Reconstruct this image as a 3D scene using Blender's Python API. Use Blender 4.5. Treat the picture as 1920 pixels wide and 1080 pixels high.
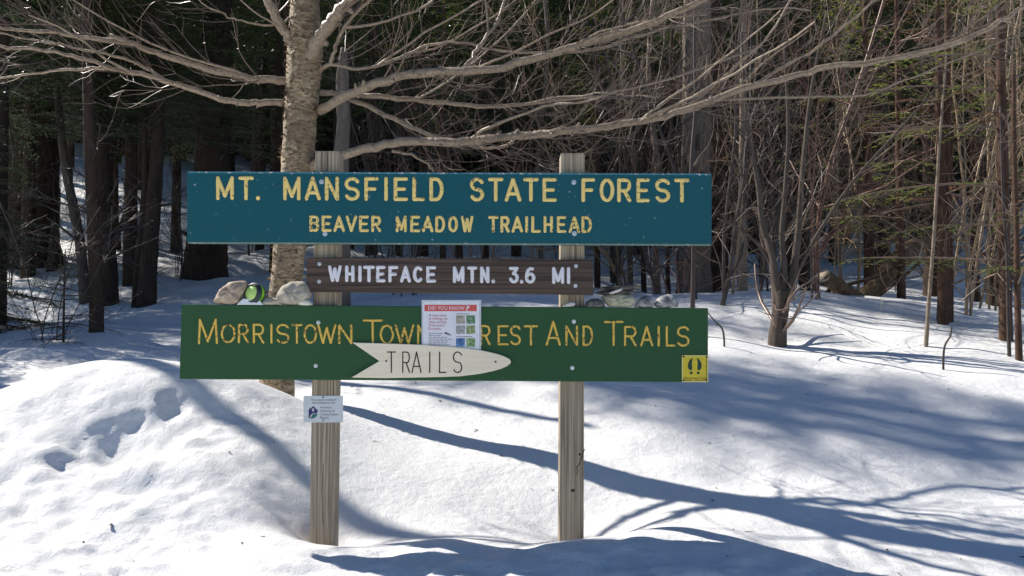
import bpy, bmesh, math, random
import numpy as np
from mathutils import Vector, Matrix

# ------------------------------------------------------------------ camera, sky, sun, exposure
scene = bpy.context.scene
for o in list(bpy.data.objects):
    bpy.data.objects.remove(o)
C = scene.collection
FPX = 1600.0                      # focal length in photo pixels (photo is 1920 wide)
HORIZON = 595.0
PITCH = math.atan((HORIZON - 540.0) / FPX)
CAMZ = 0.81
cam_d = bpy.data.cameras.new('camera')
cam_d.sensor_width = 36.0
cam_d.lens = 36.0 * FPX / 1920.0
cam_d.clip_end = 2000.0
cam = bpy.data.objects.new('camera', cam_d)
C.objects.link(cam)
cam.location = (0, 0, CAMZ)
cam.rotation_euler = (math.pi / 2 + PITCH, 0, 0)
scene.camera = cam

SUN_AZ = math.radians(59.0)       # left of straight ahead (+Y)
SUN_EL = math.radians(40.0)
TOSUN = Vector((-math.sin(SUN_AZ) * math.cos(SUN_EL), math.cos(SUN_AZ) * math.cos(SUN_EL), math.sin(SUN_EL)))
world = bpy.data.worlds.new('World')
scene.world = world
world.use_nodes = True
wn = world.node_tree
bg = wn.nodes['Background']
sky = wn.nodes.new('ShaderNodeTexSky')
sky.sky_type = 'NISHITA'
sky.sun_disc = False
sky.sun_elevation = SUN_EL
sky.sun_rotation = -SUN_AZ
sky.altitude = 1500
sky.air_density = 1.0
sky.dust_density = 0.0
sky.ozone_density = 6.0
wn.links.new(sky.outputs[0], bg.inputs[0])
bg.inputs[1].default_value = 0.067
sun_d = bpy.data.lights.new('sun', 'SUN')
sun_d.energy = 5.0
sun_d.angle = math.radians(0.5)
sun_d.color = (1.0, 0.93, 0.83)
sun = bpy.data.objects.new('sun', sun_d)
C.objects.link(sun)
sun.location = TOSUN * 60
sun.rotation_euler = TOSUN.to_track_quat('Z', 'Y').to_euler()
scene.view_settings.view_transform = 'Standard'
scene.view_settings.look = 'None'
scene.view_settings.gamma = 1.0
scene.view_settings.exposure = 0.6
scene.render.engine = 'CYCLES'
scene.cycles.max_bounces = 6
scene.cycles.diffuse_bounces = 3
scene.cycles.transparent_max_bounces = 6

# ------------------------------------------------------------------ helpers
R = random.Random(7)
NR = np.random.RandomState(11)
cT, sT = math.cos(PITCH), math.sin(PITCH)


def P(u, v, Y):
    """point on the ray through photo pixel (u, v) at forward distance Y"""
    x = (u - 960.0) / FPX
    y = (540.0 - v) / FPX
    fwd = cT - y * sT
    up = sT + y * cT
    return Vector((x / fwd * Y, Y, CAMZ + up / fwd * Y))


def new_obj(name, data, parent=None, mat=None):
    o = bpy.data.objects.new(name, data)
    C.objects.link(o)
    if mat is not None and data is not None:
        data.materials.append(mat)
    if parent is not None:
        o.parent = parent
    return o


def tag(o, label=None, cat=None, group=None, kind=None):
    if label: o['label'] = label
    if cat: o['category'] = cat
    if group: o['group'] = group
    if kind: o['kind'] = kind
    return o


def thing(name, label, cat, loc=(0, 0, 0), group=None, rz=0.0):
    o = bpy.data.objects.new(name, None)
    o.empty_display_size = 0.05
    C.objects.link(o)
    o.location = loc
    o.rotation_euler = (0, 0, rz)
    return tag(o, label, cat, group)


class MB:
    """collects geometry, builds ONE mesh"""
    def __init__(self):
        self.v = []; self.f = []; self.n = 0

    def add(self, V, F):
        V = np.asarray(V, float).reshape(-1, 3)
        for f in F:
            f = np.asarray(f)
            if len(f): self.f.append(f + self.n)
        self.v.append(V); self.n += len(V)

    def tube(self, pts, rad, n=6, cap=True):
        pts = np.asarray([tuple(p) for p in pts], float)
        m = len(pts)
        rad = np.broadcast_to(np.asarray(rad, float), (m,))
        T = np.gradient(pts, axis=0)
        T /= (np.linalg.norm(T, axis=1)[:, None] + 1e-12)
        a = np.array([0, 0, 1.0]) if abs(T[0, 2]) < 0.9 else np.array([1.0, 0, 0])
        N = np.cross(T[0], a); N /= np.linalg.norm(N)
        ang = np.arange(n) * 2 * math.pi / n
        ca, sa = np.cos(ang), np.sin(ang)
        V = np.zeros((m, n, 3))
        for i in range(m):
            N = N - T[i] * N.dot(T[i]); N /= (np.linalg.norm(N) + 1e-12)
            B = np.cross(T[i], N)
            V[i] = pts[i] + rad[i] * (ca[:, None] * N + sa[:, None] * B)
        k = np.arange(n); k2 = (k + 1) % n
        q = []
        for i in range(m - 1):
            q.append(np.stack([i * n + k, i * n + k2, (i + 1) * n + k2, (i + 1) * n + k], 1))
        F = [np.concatenate(q)]
        V = V.reshape(-1, 3)
        if cap:
            V = np.vstack([V, pts[0], pts[-1]])
            c0, c1 = m * n, m * n + 1
            F.append(np.stack([k2, k, np.full(n, c0)], 1))
            F.append(np.stack([(m - 1) * n + k, (m - 1) * n + k2, np.full(n, c1)], 1))
        self.add(V, F)

    def box(self, lo, hi):
        x0, y0, z0 = lo; x1, y1, z1 = hi
        V = [(x0, y0, z0), (x1, y0, z0), (x1, y1, z0), (x0, y1, z0), (x0, y0, z1), (x1, y0, z1), (x1, y1, z1), (x0, y1, z1)]
        self.add(V, [np.array([(0, 3, 2, 1), (4, 5, 6, 7), (0, 1, 5, 4), (1, 2, 6, 5), (2, 3, 7, 6), (3, 0, 4, 7)])])

    def mesh(self, name, smooth=True):
        me = bpy.data.meshes.new(name)
        V = np.vstack(self.v) if self.v else np.zeros((0, 3))
        loops = []; starts = []; pos = 0
        for f in self.f:
            loops.append(f.reshape(-1)); c = f.shape[1]
            starts.append(pos + np.arange(len(f)) * c); pos += f.size
        me.vertices.add(len(V)); me.vertices.foreach_set('co', V.astype(np.float32).ravel())
        if pos:
            L = np.concatenate(loops).astype(np.int32); S = np.concatenate(starts).astype(np.int32)
            me.loops.add(len(L)); me.loops.foreach_set('vertex_index', L)
            me.polygons.add(len(S)); me.polygons.foreach_set('loop_start', S)
            me.polygons.foreach_set('use_smooth', np.full(len(S), smooth, dtype=bool))
        me.update(calc_edges=True)
        me.validate()
        return me

    def build(self, name, mat, parent=None, smooth=True):
        return new_obj(name, self.mesh(name, smooth), parent, mat)


def bevel_mesh(me, w, seg=2):
    bm = bmesh.new(); bm.from_mesh(me)
    bmesh.ops.remove_doubles(bm, verts=bm.verts, dist=1e-6)
    bmesh.ops.recalc_face_normals(bm, faces=bm.faces)
    ed = [e for e in bm.edges if len(e.link_faces) == 2 and e.calc_face_angle(0) > 0.6]
    bmesh.ops.bevel(bm, geom=ed, offset=w, segments=seg, affect='EDGES', profile=0.6)
    bm.to_mesh(me); bm.free()
    return me


def poly_slab(pts, y0, y1, bevel=0.0, seg=2):
    """pts: list of (x,z) counter-clockwise seen from the camera; front at y0, back at y1"""
    bm = bmesh.new()
    fv = [bm.verts.new((x, y0, z)) for x, z in pts]
    bv = [bm.verts.new((x, y1, z)) for x, z in pts]
    n = len(pts)
    bm.faces.new(fv); bm.faces.new(bv[::-1])
    for i in range(n):
        j = (i + 1) % n
        bm.faces.new((fv[j], fv[i], bv[i], bv[j]))
    bmesh.ops.recalc_face_normals(bm, faces=bm.faces)
    me = bpy.data.meshes.new('slab'); bm.to_mesh(me); bm.free()
    if bevel: bevel_mesh(me, bevel, seg)
    return me


# ---- value noise for geometry
def _hash(ix, iy, seed):
    h = (ix.astype(np.int64) * 374761393 + iy.astype(np.int64) * 668265263 + seed * 1442695041) & 0x7fffffff
    h = ((h ^ (h >> 13)) * 1274126177) & 0x7fffffff
    return ((h ^ (h >> 16)) & 0xffff) / 65535.0


def vnoise(x, y, seed=0):
    ix = np.floor(x); iy = np.floor(y)
    fx = x - ix; fy = y - iy
    fx = fx * fx * fx * (fx * (fx * 6 - 15) + 10); fy = fy * fy * fy * (fy * (fy * 6 - 15) + 10)
    a = _hash(ix, iy, seed); b = _hash(ix + 1, iy, seed); c = _hash(ix, iy + 1, seed); d = _hash(ix + 1, iy + 1, seed)
    return (a + (b - a) * fx + (c - a) * fy + (a - b - c + d) * fx * fy) * 2 - 1


def fbm(x, y, oct=4, seed=0, gain=0.5):
    s = 0; a = 1.0
    for i in range(oct):
        s = s + a * vnoise(x * 2 ** i + 17.3 * i, y * 2 ** i - 9.1 * i, seed + i); a *= gain
    return s


# ------------------------------------------------------------------ materials
def mat_base(name):
    m = bpy.data.materials.new(name); m.use_nodes = True
    nt = m.node_tree
    return m, nt, nt.nodes['Principled BSDF']


def N(nt, t, **kw):
    n = nt.nodes.new(t)
    for k, v in kw.items():
        if k in n.inputs: n.inputs[k].default_value = v
        else: setattr(n, k, v)
    return n


def ramp(nt, stops, interp='LINEAR'):
    r = nt.nodes.new('ShaderNodeValToRGB')
    r.color_ramp.interpolation = interp
    e = r.color_ramp.elements
    while len(e) < len(stops): e.new(0.5)
    for i, (p, c) in enumerate(stops):
        e[i].position = p
        e[i].color = (c[0], c[1], c[2], 1) if not isinstance(c, (int, float)) else (c, c, c, 1)
    return r


def mixc(nt, fac, a, b):
    m = nt.nodes.new('ShaderNodeMix'); m.data_type = 'RGBA'
    L = nt.links.new
    if isinstance(fac, (int, float)): m.inputs[0].default_value = fac
    else: L(fac, m.inputs[0])
    for s, v in ((6, a), (7, b)):
        if isinstance(v, (tuple, list)): m.inputs[s].default_value = (v[0], v[1], v[2], 1)
        else: L(v, m.inputs[s])
    return m.outputs[2]


def coords(nt, scale=(1, 1, 1), kind='Object'):
    tc = nt.nodes.new('ShaderNodeTexCoord'); mp = nt.nodes.new('ShaderNodeMapping')
    nt.links.new(tc.outputs[kind], mp.inputs[0]); mp.inputs['Scale'].default_value = scale
    return mp.outputs[0]


def noise(nt, vec, scale, detail=4, rough=0.55, dist=0.0):
    n = nt.nodes.new('ShaderNodeTexNoise')
    n.inputs['Scale'].default_value = scale; n.inputs['Detail'].default_value = detail
    n.inputs['Roughness'].default_value = rough; n.inputs['Distortion'].default_value = dist
    nt.links.new(vec, n.inputs['Vector'])
    return n.outputs['Fac']


def bump(nt, bsdf, h, strength=0.5, dist=0.01):
    b = nt.nodes.new('ShaderNodeBump'); b.inputs['Strength'].default_value = strength
    b.inputs['Distance'].default_value = dist
    nt.links.new(h, b.inputs['Height']); nt.links.new(b.outputs[0], bsdf.inputs['Normal'])


def M_plain(name, col, rough=0.6, metal=0.0):
    m, nt, b = mat_base(name)
    c = coords(nt)
    n = noise(nt, c, 60, 3)
    out = mixc(nt, n, tuple(x * 0.85 for x in col), tuple(min(1, x * 1.12) for x in col))
    nt.links.new(out, b.inputs['Base Color'])
    b.inputs['Roughness'].default_value = rough; b.inputs['Metallic'].default_value = metal
    return m


def M_snow():
    m, nt, b = mat_base('snow')
    c = coords(nt)
    L = nt.links.new
    big = noise(nt, c, 1.3, 4)
    col = mixc(nt, big, (0.85, 0.865, 0.885), (0.905, 0.915, 0.92))
    gr = noise(nt, c, 260, 2, 0.6)
    grr = ramp(nt, [(0.40, 0.0), (0.62, 1.0)]); L(gr, grr.inputs[0])
    col = mixc(nt, grr.outputs[0], mixc(nt, 0.14, col, (0.55, 0.57, 0.6)), col)  # micro-shading of the grain, painted lightly into the snow colour
    dn = noise(nt, c, 5.5, 5, 0.65)
    dirt = ramp(nt, [(0.70, 0.0), (0.80, 0.35)]); L(dn, dirt.inputs[0])
    sp = noise(nt, c, 70, 2, 0.5)
    spr = ramp(nt, [(0.70, 0.0), (0.74, 0.8)]); L(sp, spr.inputs[0])
    mx = nt.nodes.new('ShaderNodeMath'); mx.operation = 'MULTIPLY'
    L(dirt.outputs[0], mx.inputs[0]); L(spr.outputs[0], mx.inputs[1])
    col = mixc(nt, mx.outputs[0], col, (0.25, 0.2, 0.15))
    L(col, b.inputs['Base Color'])
    b.inputs['Roughness'].default_value = 0.55
    b.inputs['Specular IOR Level'].default_value = 0.25
    n1 = noise(nt, c, 230, 3, 0.7); n2 = noise(nt, c, 22, 5, 0.6)
    a = nt.nodes.new('ShaderNodeMath'); a.operation = 'MULTIPLY_ADD'
    L(n2, a.inputs[0]); a.inputs[1].default_value = 2.2; L(n1, a.inputs[2])
    bump(nt, b, a.outputs[0], 0.7, 0.007)
    return m


def M_paint(name, col, worn=(0.35, 0.36, 0.33), amount=0.72, rough=0.5):
    """painted board: faint streaks, specks and scratches where paint is gone"""
    m, nt, b = mat_base(name); L = nt.links.new
    c = coords(nt); cs = coords(nt, (1.2, 4, 18))
    st = noise(nt, cs, 3, 4)
    base = mixc(nt, st, tuple(x * 0.86 for x in col), tuple(x * 1.14 for x in col))
    big = noise(nt, c, 2.2, 3)
    base = mixc(nt, big, base, tuple(x * 1.08 + 0.004 for x in col))
    sp = noise(nt, c, 75, 2, 0.5)
    r = ramp(nt, [(amount, 0.0), (amount + 0.035, 1.0)]); L(sp, r.inputs[0])
    base = mixc(nt, r.outputs[0], base, worn)
    sp2 = noise(nt, coords(nt, (0.25, 1, 1.4)), 55, 3, 0.6)
    r2 = ramp(nt, [(amount + 0.03, 0.0), (amount + 0.06, 0.8)]); L(sp2, r2.inputs[0])
    base = mixc(nt, r2.outputs[0], base, tuple(x * 0.35 for x in col))
    L(base, b.inputs['Base Color'])
    b.inputs['Roughness'].default_value = rough; b.inputs['Specular IOR Level'].default_value = 0.18
    bump(nt, b, st, 0.12, 0.004)
    return m


def M_letter(name, col, chip=(0.10, 0.06, 0.03), thr=0.60):
    m, nt, b = mat_base(name); L = nt.links.new
    c = coords(nt)
    sp = noise(nt, c, 95, 3, 0.6)
    patch = noise(nt, c, 9, 2)
    a = nt.nodes.new('ShaderNodeMath'); a.operation = 'MULTIPLY_ADD'
    L(patch, a.inputs[0]); a.inputs[1].default_value = 0.35; L(sp, a.inputs[2])
    r = ramp(nt, [(thr + 0.17, 0.0), (thr + 0.22, 1.0)]); L(a.outputs[0], r.inputs[0])
    tone = noise(nt, c, 30, 2)
    base = mixc(nt, tone, tuple(x * 0.9 for x in col), tuple(min(1, x * 1.1) for x in col))
    out = mixc(nt, r.outputs[0], base, chip)
    L(out, b.inputs['Base Color']); b.inputs['Roughness'].default_value = 0.6
    return m


def M_wood(name, light, dark, axis=2, freq=1.0, knots=False, cracks=0.5, gap=0.0):
    """weathered timber, grain along the given axis"""
    m, nt, b = mat_base(name); L = nt.links.new
    sc = [26 * freq, 26 * freq, 26 * freq]; sc[axis] = 0.9
    c = coords(nt, tuple(sc))
    w = noise(nt, c, 1.6, 5, 0.55, 0.9)
    sc2 = [70 * freq] * 3; sc2[axis] = 1.6
    f = noise(nt, coords(nt, tuple(sc2)), 1.4, 3, 0.6, 0.3)
    r = ramp(nt, [(0.34, dark), (0.47, tuple((l + d) / 2 for l, d in zip(light, dark))), (0.60, light)])
    L(w, r.inputs[0])
    r2 = ramp(nt, [(0.33, 1.0), (0.42, 0.0)]); L(f, r2.inputs[0])
    a = nt.nodes.new('ShaderNodeMath'); a.operation = 'MULTIPLY'; a.inputs[1].default_value = cracks
    L(r2.outputs[0], a.inputs[0])
    out = mixc(nt, a.outputs[0], r.outputs[0], tuple(x * 0.35 for x in dark))
    L(out, b.inputs['Base Color']); b.inputs['Roughness'].default_value = 0.75
    bump(nt, b, f, 0.5, 0.004)
    return m


def M_bark(name, light, dark, sx=18, sz=5, strength=0.9, dist=0.02, moss=None, rough=0.85, spec=0.2):
    m, nt, b = mat_base(name); L = nt.links.new
    c = coords(nt, (sx, sx, sz))
    n = noise(nt, c, 1.0, 6, 0.65, 0.6)
    r = ramp(nt, [(0.34, dark), (0.64, light)]); L(n, r.inputs[0])
    n2 = noise(nt, coords(nt), 3.0, 3)
    out = mixc(nt, n2, r.outputs[0], tuple(0.5 * (l + d) for l, d in zip(light, dark)))
    if moss:
        n3 = noise(nt, coords(nt), 4.2, 4); r3 = ramp(nt, [(0.52, 0.0), (0.66, 0.7)]); L(n3, r3.inputs[0])
        out = mixc(nt, r3.outputs[0], out, moss)
    L(out, b.inputs['Base Color']); b.inputs['Roughness'].default_value = rough
    b.inputs['Specular IOR Level'].default_value = spec
    bump(nt, b, n, strength, dist)
    return m


def M_birch():
    m, nt, b = mat_base('yellow_birch_bark'); L = nt.links.new
    c = coords(nt, (15, 15, 40))
    n = noise(nt, c, 1.0, 7, 0.7, 1.6)
    r = ramp(nt, [(0.36, (0.045, 0.03, 0.018)), (0.43, (0.22, 0.15, 0.085)), (0.53, (0.42, 0.31, 0.18)), (0.67, (0.66, 0.55, 0.37))]); L(n, r.inputs[0])
    n2 = noise(nt, coords(nt, (3, 3, 4)), 1.4, 4, 0.6)
    r2 = ramp(nt, [(0.45, 0.0), (0.68, 0.75)]); L(n2, r2.inputs[0])
    out = mixc(nt, r2.outputs[0], r.outputs[0], (0.17, 0.125, 0.08))
    n4 = noise(nt, coords(nt, (20, 20, 60)), 1.0, 3, 0.6)
    r4 = ramp(nt, [(0.62, 0.0), (0.68, 0.85)]); L(n4, r4.inputs[0])
    out = mixc(nt, r4.outputs[0], out, (0.03, 0.022, 0.015))
    L(out, b.inputs['Base Color']); b.inputs['Roughness'].default_value = 0.7
    bump(nt, b, n, 0.9, 0.02)
    return m


def M_leaf(name, c1, c2, trans=0.2, rough=0.36):
    m, nt, b = mat_base(name); L = nt.links.new
    n = noise(nt, coords(nt), 2.4, 3)
    col = mixc(nt, n, c1, c2)
    info = nt.nodes.new('ShaderNodeObjectInfo')
    hs = nt.nodes.new('ShaderNodeHueSaturation')
    mr = nt.nodes.new('ShaderNodeMapRange'); L(info.outputs['Random'], mr.inputs[0])
    mr.inputs[3].default_value = 0.7; mr.inputs[4].default_value = 1.35
    L(mr.outputs[0], hs.inputs['Value']); L(col, hs.inputs['Color'])
    L(hs.outputs[0], b.inputs['Base Color']); b.inputs['Roughness'].default_value = rough
    t = nt.nodes.new('ShaderNodeBsdfTranslucent'); L(hs.outputs[0], t.inputs[0])
    mx = nt.nodes.new('ShaderNodeMixShader'); mx.inputs[0].default_value = trans
    L(b.outputs[0], mx.inputs[1]); L(t.outputs[0], mx.inputs[2])
    L(mx.outputs[0], nt.nodes['Material Output'].inputs[0])
    return m


def M_rock(name, a, bcol, scale=22, spots=None):
    m, nt, b = mat_base(name); L = nt.links.new
    c = coords(nt)
    n = noise(nt, c, scale, 6, 0.62, 0.7)
    r = ramp(nt, [(0.38, a), (0.62, bcol)]); L(n, r.inputs[0])
    out = r.outputs[0]
    if spots:
        n2 = noise(nt, c, scale * 3.2, 3, 0.6); r2 = ramp(nt, [(0.58, 0.0), (0.64, 0.8)]); L(n2, r2.inputs[0])
        out = mixc(nt, r2.outputs[0], out, spots)
    L(out, b.inputs['Base Color']); b.inputs['Roughness'].default_value = 0.8
    bump(nt, b, n, 0.6, 0.006)
    return m


MAT = dict(
    snow=M_snow(),
    teal=M_paint('teal_paint', (0.007, 0.088, 0.112), (0.30, 0.36, 0.38), 0.715),
    green=M_paint('green_paint', (0.026, 0.088, 0.034), (0.06, 0.13, 0.07), 0.74),
    brown=M_wood('brown_stained_board', (0.105, 0.07, 0.053), (0.026, 0.016, 0.012), 0, 2.6, cracks=0.6),
    cream=M_letter('cream_letter_paint', (0.88, 0.66, 0.22)),
    gold=M_letter('gold_letter_paint', (0.80, 0.52, 0.09), (0.16, 0.09, 0.03), 0.585),
    white=M_letter('white_letter_paint', (0.78, 0.77, 0.80), (0.35, 0.33, 0.33), 0.66),
    post=M_wood('weathered_post', (0.46, 0.385, 0.28), (0.15, 0.11, 0.07), 2, 2.6, cracks=0.5),
    postgrey=M_wood('grey_weathered_post', (0.46, 0.42, 0.36), (0.2, 0.175, 0.14), 2, 0.9, cracks=0.8),
    arrow=M_wood('cream_arrow_board', (0.92, 0.82, 0.63), (0.87, 0.77, 0.58), 0, 0.6, cracks=0.0),
    ink=M_plain('black_ink', (0.025, 0.02, 0.018), 0.7),
    steel=M_plain('galvanised_steel', (0.62, 0.66, 0.70), 0.35, 0.85),
    paper=M_plain('white_paper', (0.80, 0.80, 0.86), 0.5),
    sleeve=M_plain('plastic_sleeve_edge', (0.6, 0.63, 0.68), 0.2),
    red=M_plain('red_print', (0.66, 0.10, 0.085), 0.6),
    crimson=M_plain('crimson_print', (0.45, 0.03, 0.09), 0.6),
    greyprint=M_plain('grey_print', (0.10, 0.10, 0.13), 0.6),
    yellow=M_plain('yellow_plaque', (0.72, 0.55, 0.015), 0.4),
    yellowedge=M_plain('yellow_plaque_rim', (0.78, 0.68, 0.22), 0.4),
    dgreen=M_plain('dark_green_print', (0.01, 0.055, 0.03), 0.6),
    plaque=M_plain('white_plaque', (0.60, 0.65, 0.68), 0.35),
    navy=M_plain('navy_print', (0.012, 0.012, 0.12), 0.5),
    tealprint=M_plain('teal_print', (0.015, 0.16, 0.14), 0.5),
    birch=M_birch(),
    birchlimb=M_bark('birch_limb_bark', (0.47, 0.355, 0.24), (0.07, 0.048, 0.03), 55, 55, 0.7, 0.008, rough=0.45, spec=0.6),
    twig=M_bark('twig_bark', (0.25, 0.175, 0.13), (0.075, 0.05, 0.037), 10, 10, 0.2, 0.003, rough=0.4, spec=0.5),
    twigdark=M_bark('dark_twig_bark', (0.08, 0.06, 0.05), (0.03, 0.022, 0.018), 10, 10, 0.2, 0.003, rough=0.5, spec=0.4),
    hemlock=M_bark('hemlock_bark', (0.085, 0.058, 0.042), (0.015, 0.010, 0.008), 16, 4, 1.0, 0.03),
    darkgrey=M_bark('dark_grey_bark', (0.13, 0.105, 0.085), (0.04, 0.032, 0.026), 22, 10, 0.8, 0.012),
    greybark=M_bark('grey_bark', (0.25, 0.21, 0.17), (0.07, 0.058, 0.045), 16, 4, 0.9, 0.025),
    redbark=M_bark('red_spruce_bark', (0.12, 0.068, 0.046), (0.03, 0.018, 0.013), 20, 8, 0.8, 0.015),
    palebark=M_bark('pale_bark', (0.34, 0.27, 0.2), (0.11, 0.085, 0.065), 18, 22, 0.6, 0.01),
    logbark=M_bark('rotting_log', (0.22, 0.155, 0.10), (0.03, 0.02, 0.014), 20, 6, 1.0, 0.03, (0.10, 0.10, 0.05)),
    logwood=M_plain('sawn_log_end', (0.55, 0.46, 0.33), 0.8),
    needle=M_leaf('hemlock_needles', (0.028, 0.05, 0.015), (0.075, 0.105, 0.028), 0.3),
    needle2=M_leaf('fir_needles', (0.09, 0.13, 0.025), (0.19, 0.21, 0.05), 0.45),
    twigred=M_bark('reddish_twig_bark', (0.22, 0.115, 0.075), (0.08, 0.042, 0.03), 10, 10, 0.2, 0.003, rough=0.45, spec=0.45),
    twigtan=M_bark('tan_twig_bark', (0.36, 0.25, 0.14), (0.13, 0.09, 0.052), 10, 10, 0.2, 0.003, rough=0.42, spec=0.5),
    deadneedle=M_leaf('dead_needles', (0.16, 0.075, 0.035), (0.26, 0.13, 0.06), 0.3),
    rocktan=M_rock('tan_rock', (0.30, 0.23, 0.17), (0.52, 0.42, 0.32), 20, (0.24, 0.17, 0.12)),
    rockgrey=M_rock('pale_grey_rock', (0.28, 0.26, 0.21), (0.52, 0.48, 0.40), 18),
    rockgreen=M_rock('greenish_rock', (0.26, 0.27, 0.19), (0.48, 0.47, 0.35), 20, (0.2, 0.2, 0.14)),
    rockdark=M_rock('dark_slate', (0.05, 0.05, 0.055), (0.17, 0.165, 0.16), 26),
    rockslate=M_rock('layered_slate', (0.04, 0.035, 0.03), (0.20, 0.17, 0.14), 30),
    rockmix=M_rock('banded_rock', (0.09, 0.10, 0.11), (0.50, 0.50, 0.50), 12),
    quartz=M_rock('white_quartz', (0.6, 0.58, 0.53), (0.8, 0.78, 0.72), 20),
    lime=M_plain('lime_plastic', (0.20, 0.62, 0.012), 0.3),
    limepale=M_plain('pale_lime_plastic', (0.52, 0.80, 0.22), 0.35),
    rubber=M_plain('dark_rubber', (0.02, 0.035, 0.045), 0.5),
    ice=M_plain('ice', (0.7, 0.76, 0.8), 0.2),
)

# ------------------------------------------------------------------ snow ground
CTRL = [(0, 1080, 2.6), (300, 1080, 2.6), (600, 1066, 2.55), (960, 1062, 2.52), (1300, 1062, 2.52), (1700, 1080, 2.6),
        (600, 1016, 2.75), (960, 1012, 2.72), (1300, 1012, 2.72),
        (0, 985, 2.95), (300, 985, 2.95), (560, 990, 2.94), (840, 984, 2.9), (1075, 994, 2.9), (1250, 980, 2.9), (1450, 1005, 2.9), (1700, 1045, 2.8), (1920, 1060, 2.8),
        (0, 905, 3.15), (170, 890, 3.2), (340, 880, 3.25), (480, 905, 3.25),
        (0, 810, 3.4), (170, 800, 3.5), (330, 830, 3.4), (460, 830, 3.5), (-300, 870, 3.5), (-300, 820, 4.2), (-250, 760, 5.0),
        (0, 744, 3.75), (60, 708, 3.82), (120, 686, 3.88), (230, 667, 3.95), (330, 674, 4.0), (420, 693, 4.05), (510, 720, 4.1), (640, 772, 4.25),
        (580, 965, 3.2), (700, 930, 3.42), (840, 900, 3.6), (1075, 880, 3.72), (1300, 900, 3.62), (1600, 900, 3.62), (1920, 905, 3.6), (2200, 900, 3.65),
        (1500, 980, 3.2), (1850, 980, 3.2),
        (900, 800, 4.25), (1100, 780, 4.4), (1500, 770, 4.5), (1920, 770, 4.5), (2300, 770, 4.6),
        (518, 752, 4.7), (700, 730, 4.85), (1000, 715, 5.0), (1400, 690, 5.25), (1900, 690, 5.3), (2300, 690, 5.4),
        (0, 700, 5.0), (150, 684, 5.3), (183, 628, 6.6), (255, 588, 9.4), (205, 572, 9.8), (60, 500, 13), (385, 536, 12), (0, 640, 6.2), (330, 640, 6.3), (-300, 600, 8.5),
        (640, 600, 7.0), (900, 600, 6.9), (1200, 590, 7.1), (1455, 640, 6.2), (1380, 566, 7.6), (1550, 560, 7.8), (1690, 592, 7.4), (1920, 630, 6.6), (1770, 612, 7.0), (2300, 630, 7),
        (1600, 556, 10.5), (1860, 585, 10.5), (1300, 558, 10.5), (900, 530, 11.5), (600, 510, 11.5), (250, 430, 17), (-100, 420, 17), (1700, 520, 14), (2100, 540, 14),
        (300, 325, 22), (900, 420, 22), (1500, 435, 22), (2000, 445, 22), (-400, 325, 22)]
cp = [tuple(P(*c)) for c in CTRL]
cp += [(-2.3, 4.9, 0.42), (-3.6, 5.0, 0.45),
       (-0.69, 3.14, -0.02), (0.22, 3.14, -0.02), (0, 1.2, -0.35), (-3, 1.2, -0.3), (3, 1.2, -0.4), (0, -3, -0.62), (-6, -2, -0.6), (6, -2, -0.6),
       (-8, 3, 0.5), (8, 3, 0.1), (-22, 40, 9.0), (0, 40, 7.0), (22, 40, 7.0), (-45, 60, 13), (0, 70, 12.5), (45, 60, 11), (0, -30, -0.6), (-40, -20, -0.6), (40, -20, -0.6), (-40, 20, 4), (40, 20, 3)]
cp = np.array(cp)


def _k(d2):
    return 0.5 * d2 * np.log(d2 + 1e-9)


_n = len(cp)
_A = np.zeros((_n + 3, _n + 3))
_d2 = ((cp[:, None, :2] - cp[None, :, :2]) ** 2).sum(2)
_A[:_n, :_n] = _k(_d2) + np.eye(_n) * 0.02
_A[:_n, _n] = 1; _A[:_n, _n + 1:] = cp[:, :2]
_A[_n, :_n] = 1; _A[_n + 1:, :_n] = cp[:, :2].T
_w = np.linalg.solve(_A, np.concatenate([cp[:, 2], np.zeros(3)]))


def ground0(x, y):
    x = np.asarray(x, float); y = np.asarray(y, float)
    s = _w[_n] + _w[_n + 1] * x + _w[_n + 2] * y
    for i in range(_n):
        s = s + _w[i] * _k((x - cp[i, 0]) ** 2 + (y - cp[i, 1]) ** 2)
    return s


def sstep(a, b, x):
    t = np.clip((x - a) / (b - a), 0, 1); return t * t * (3 - 2 * t)


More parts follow.
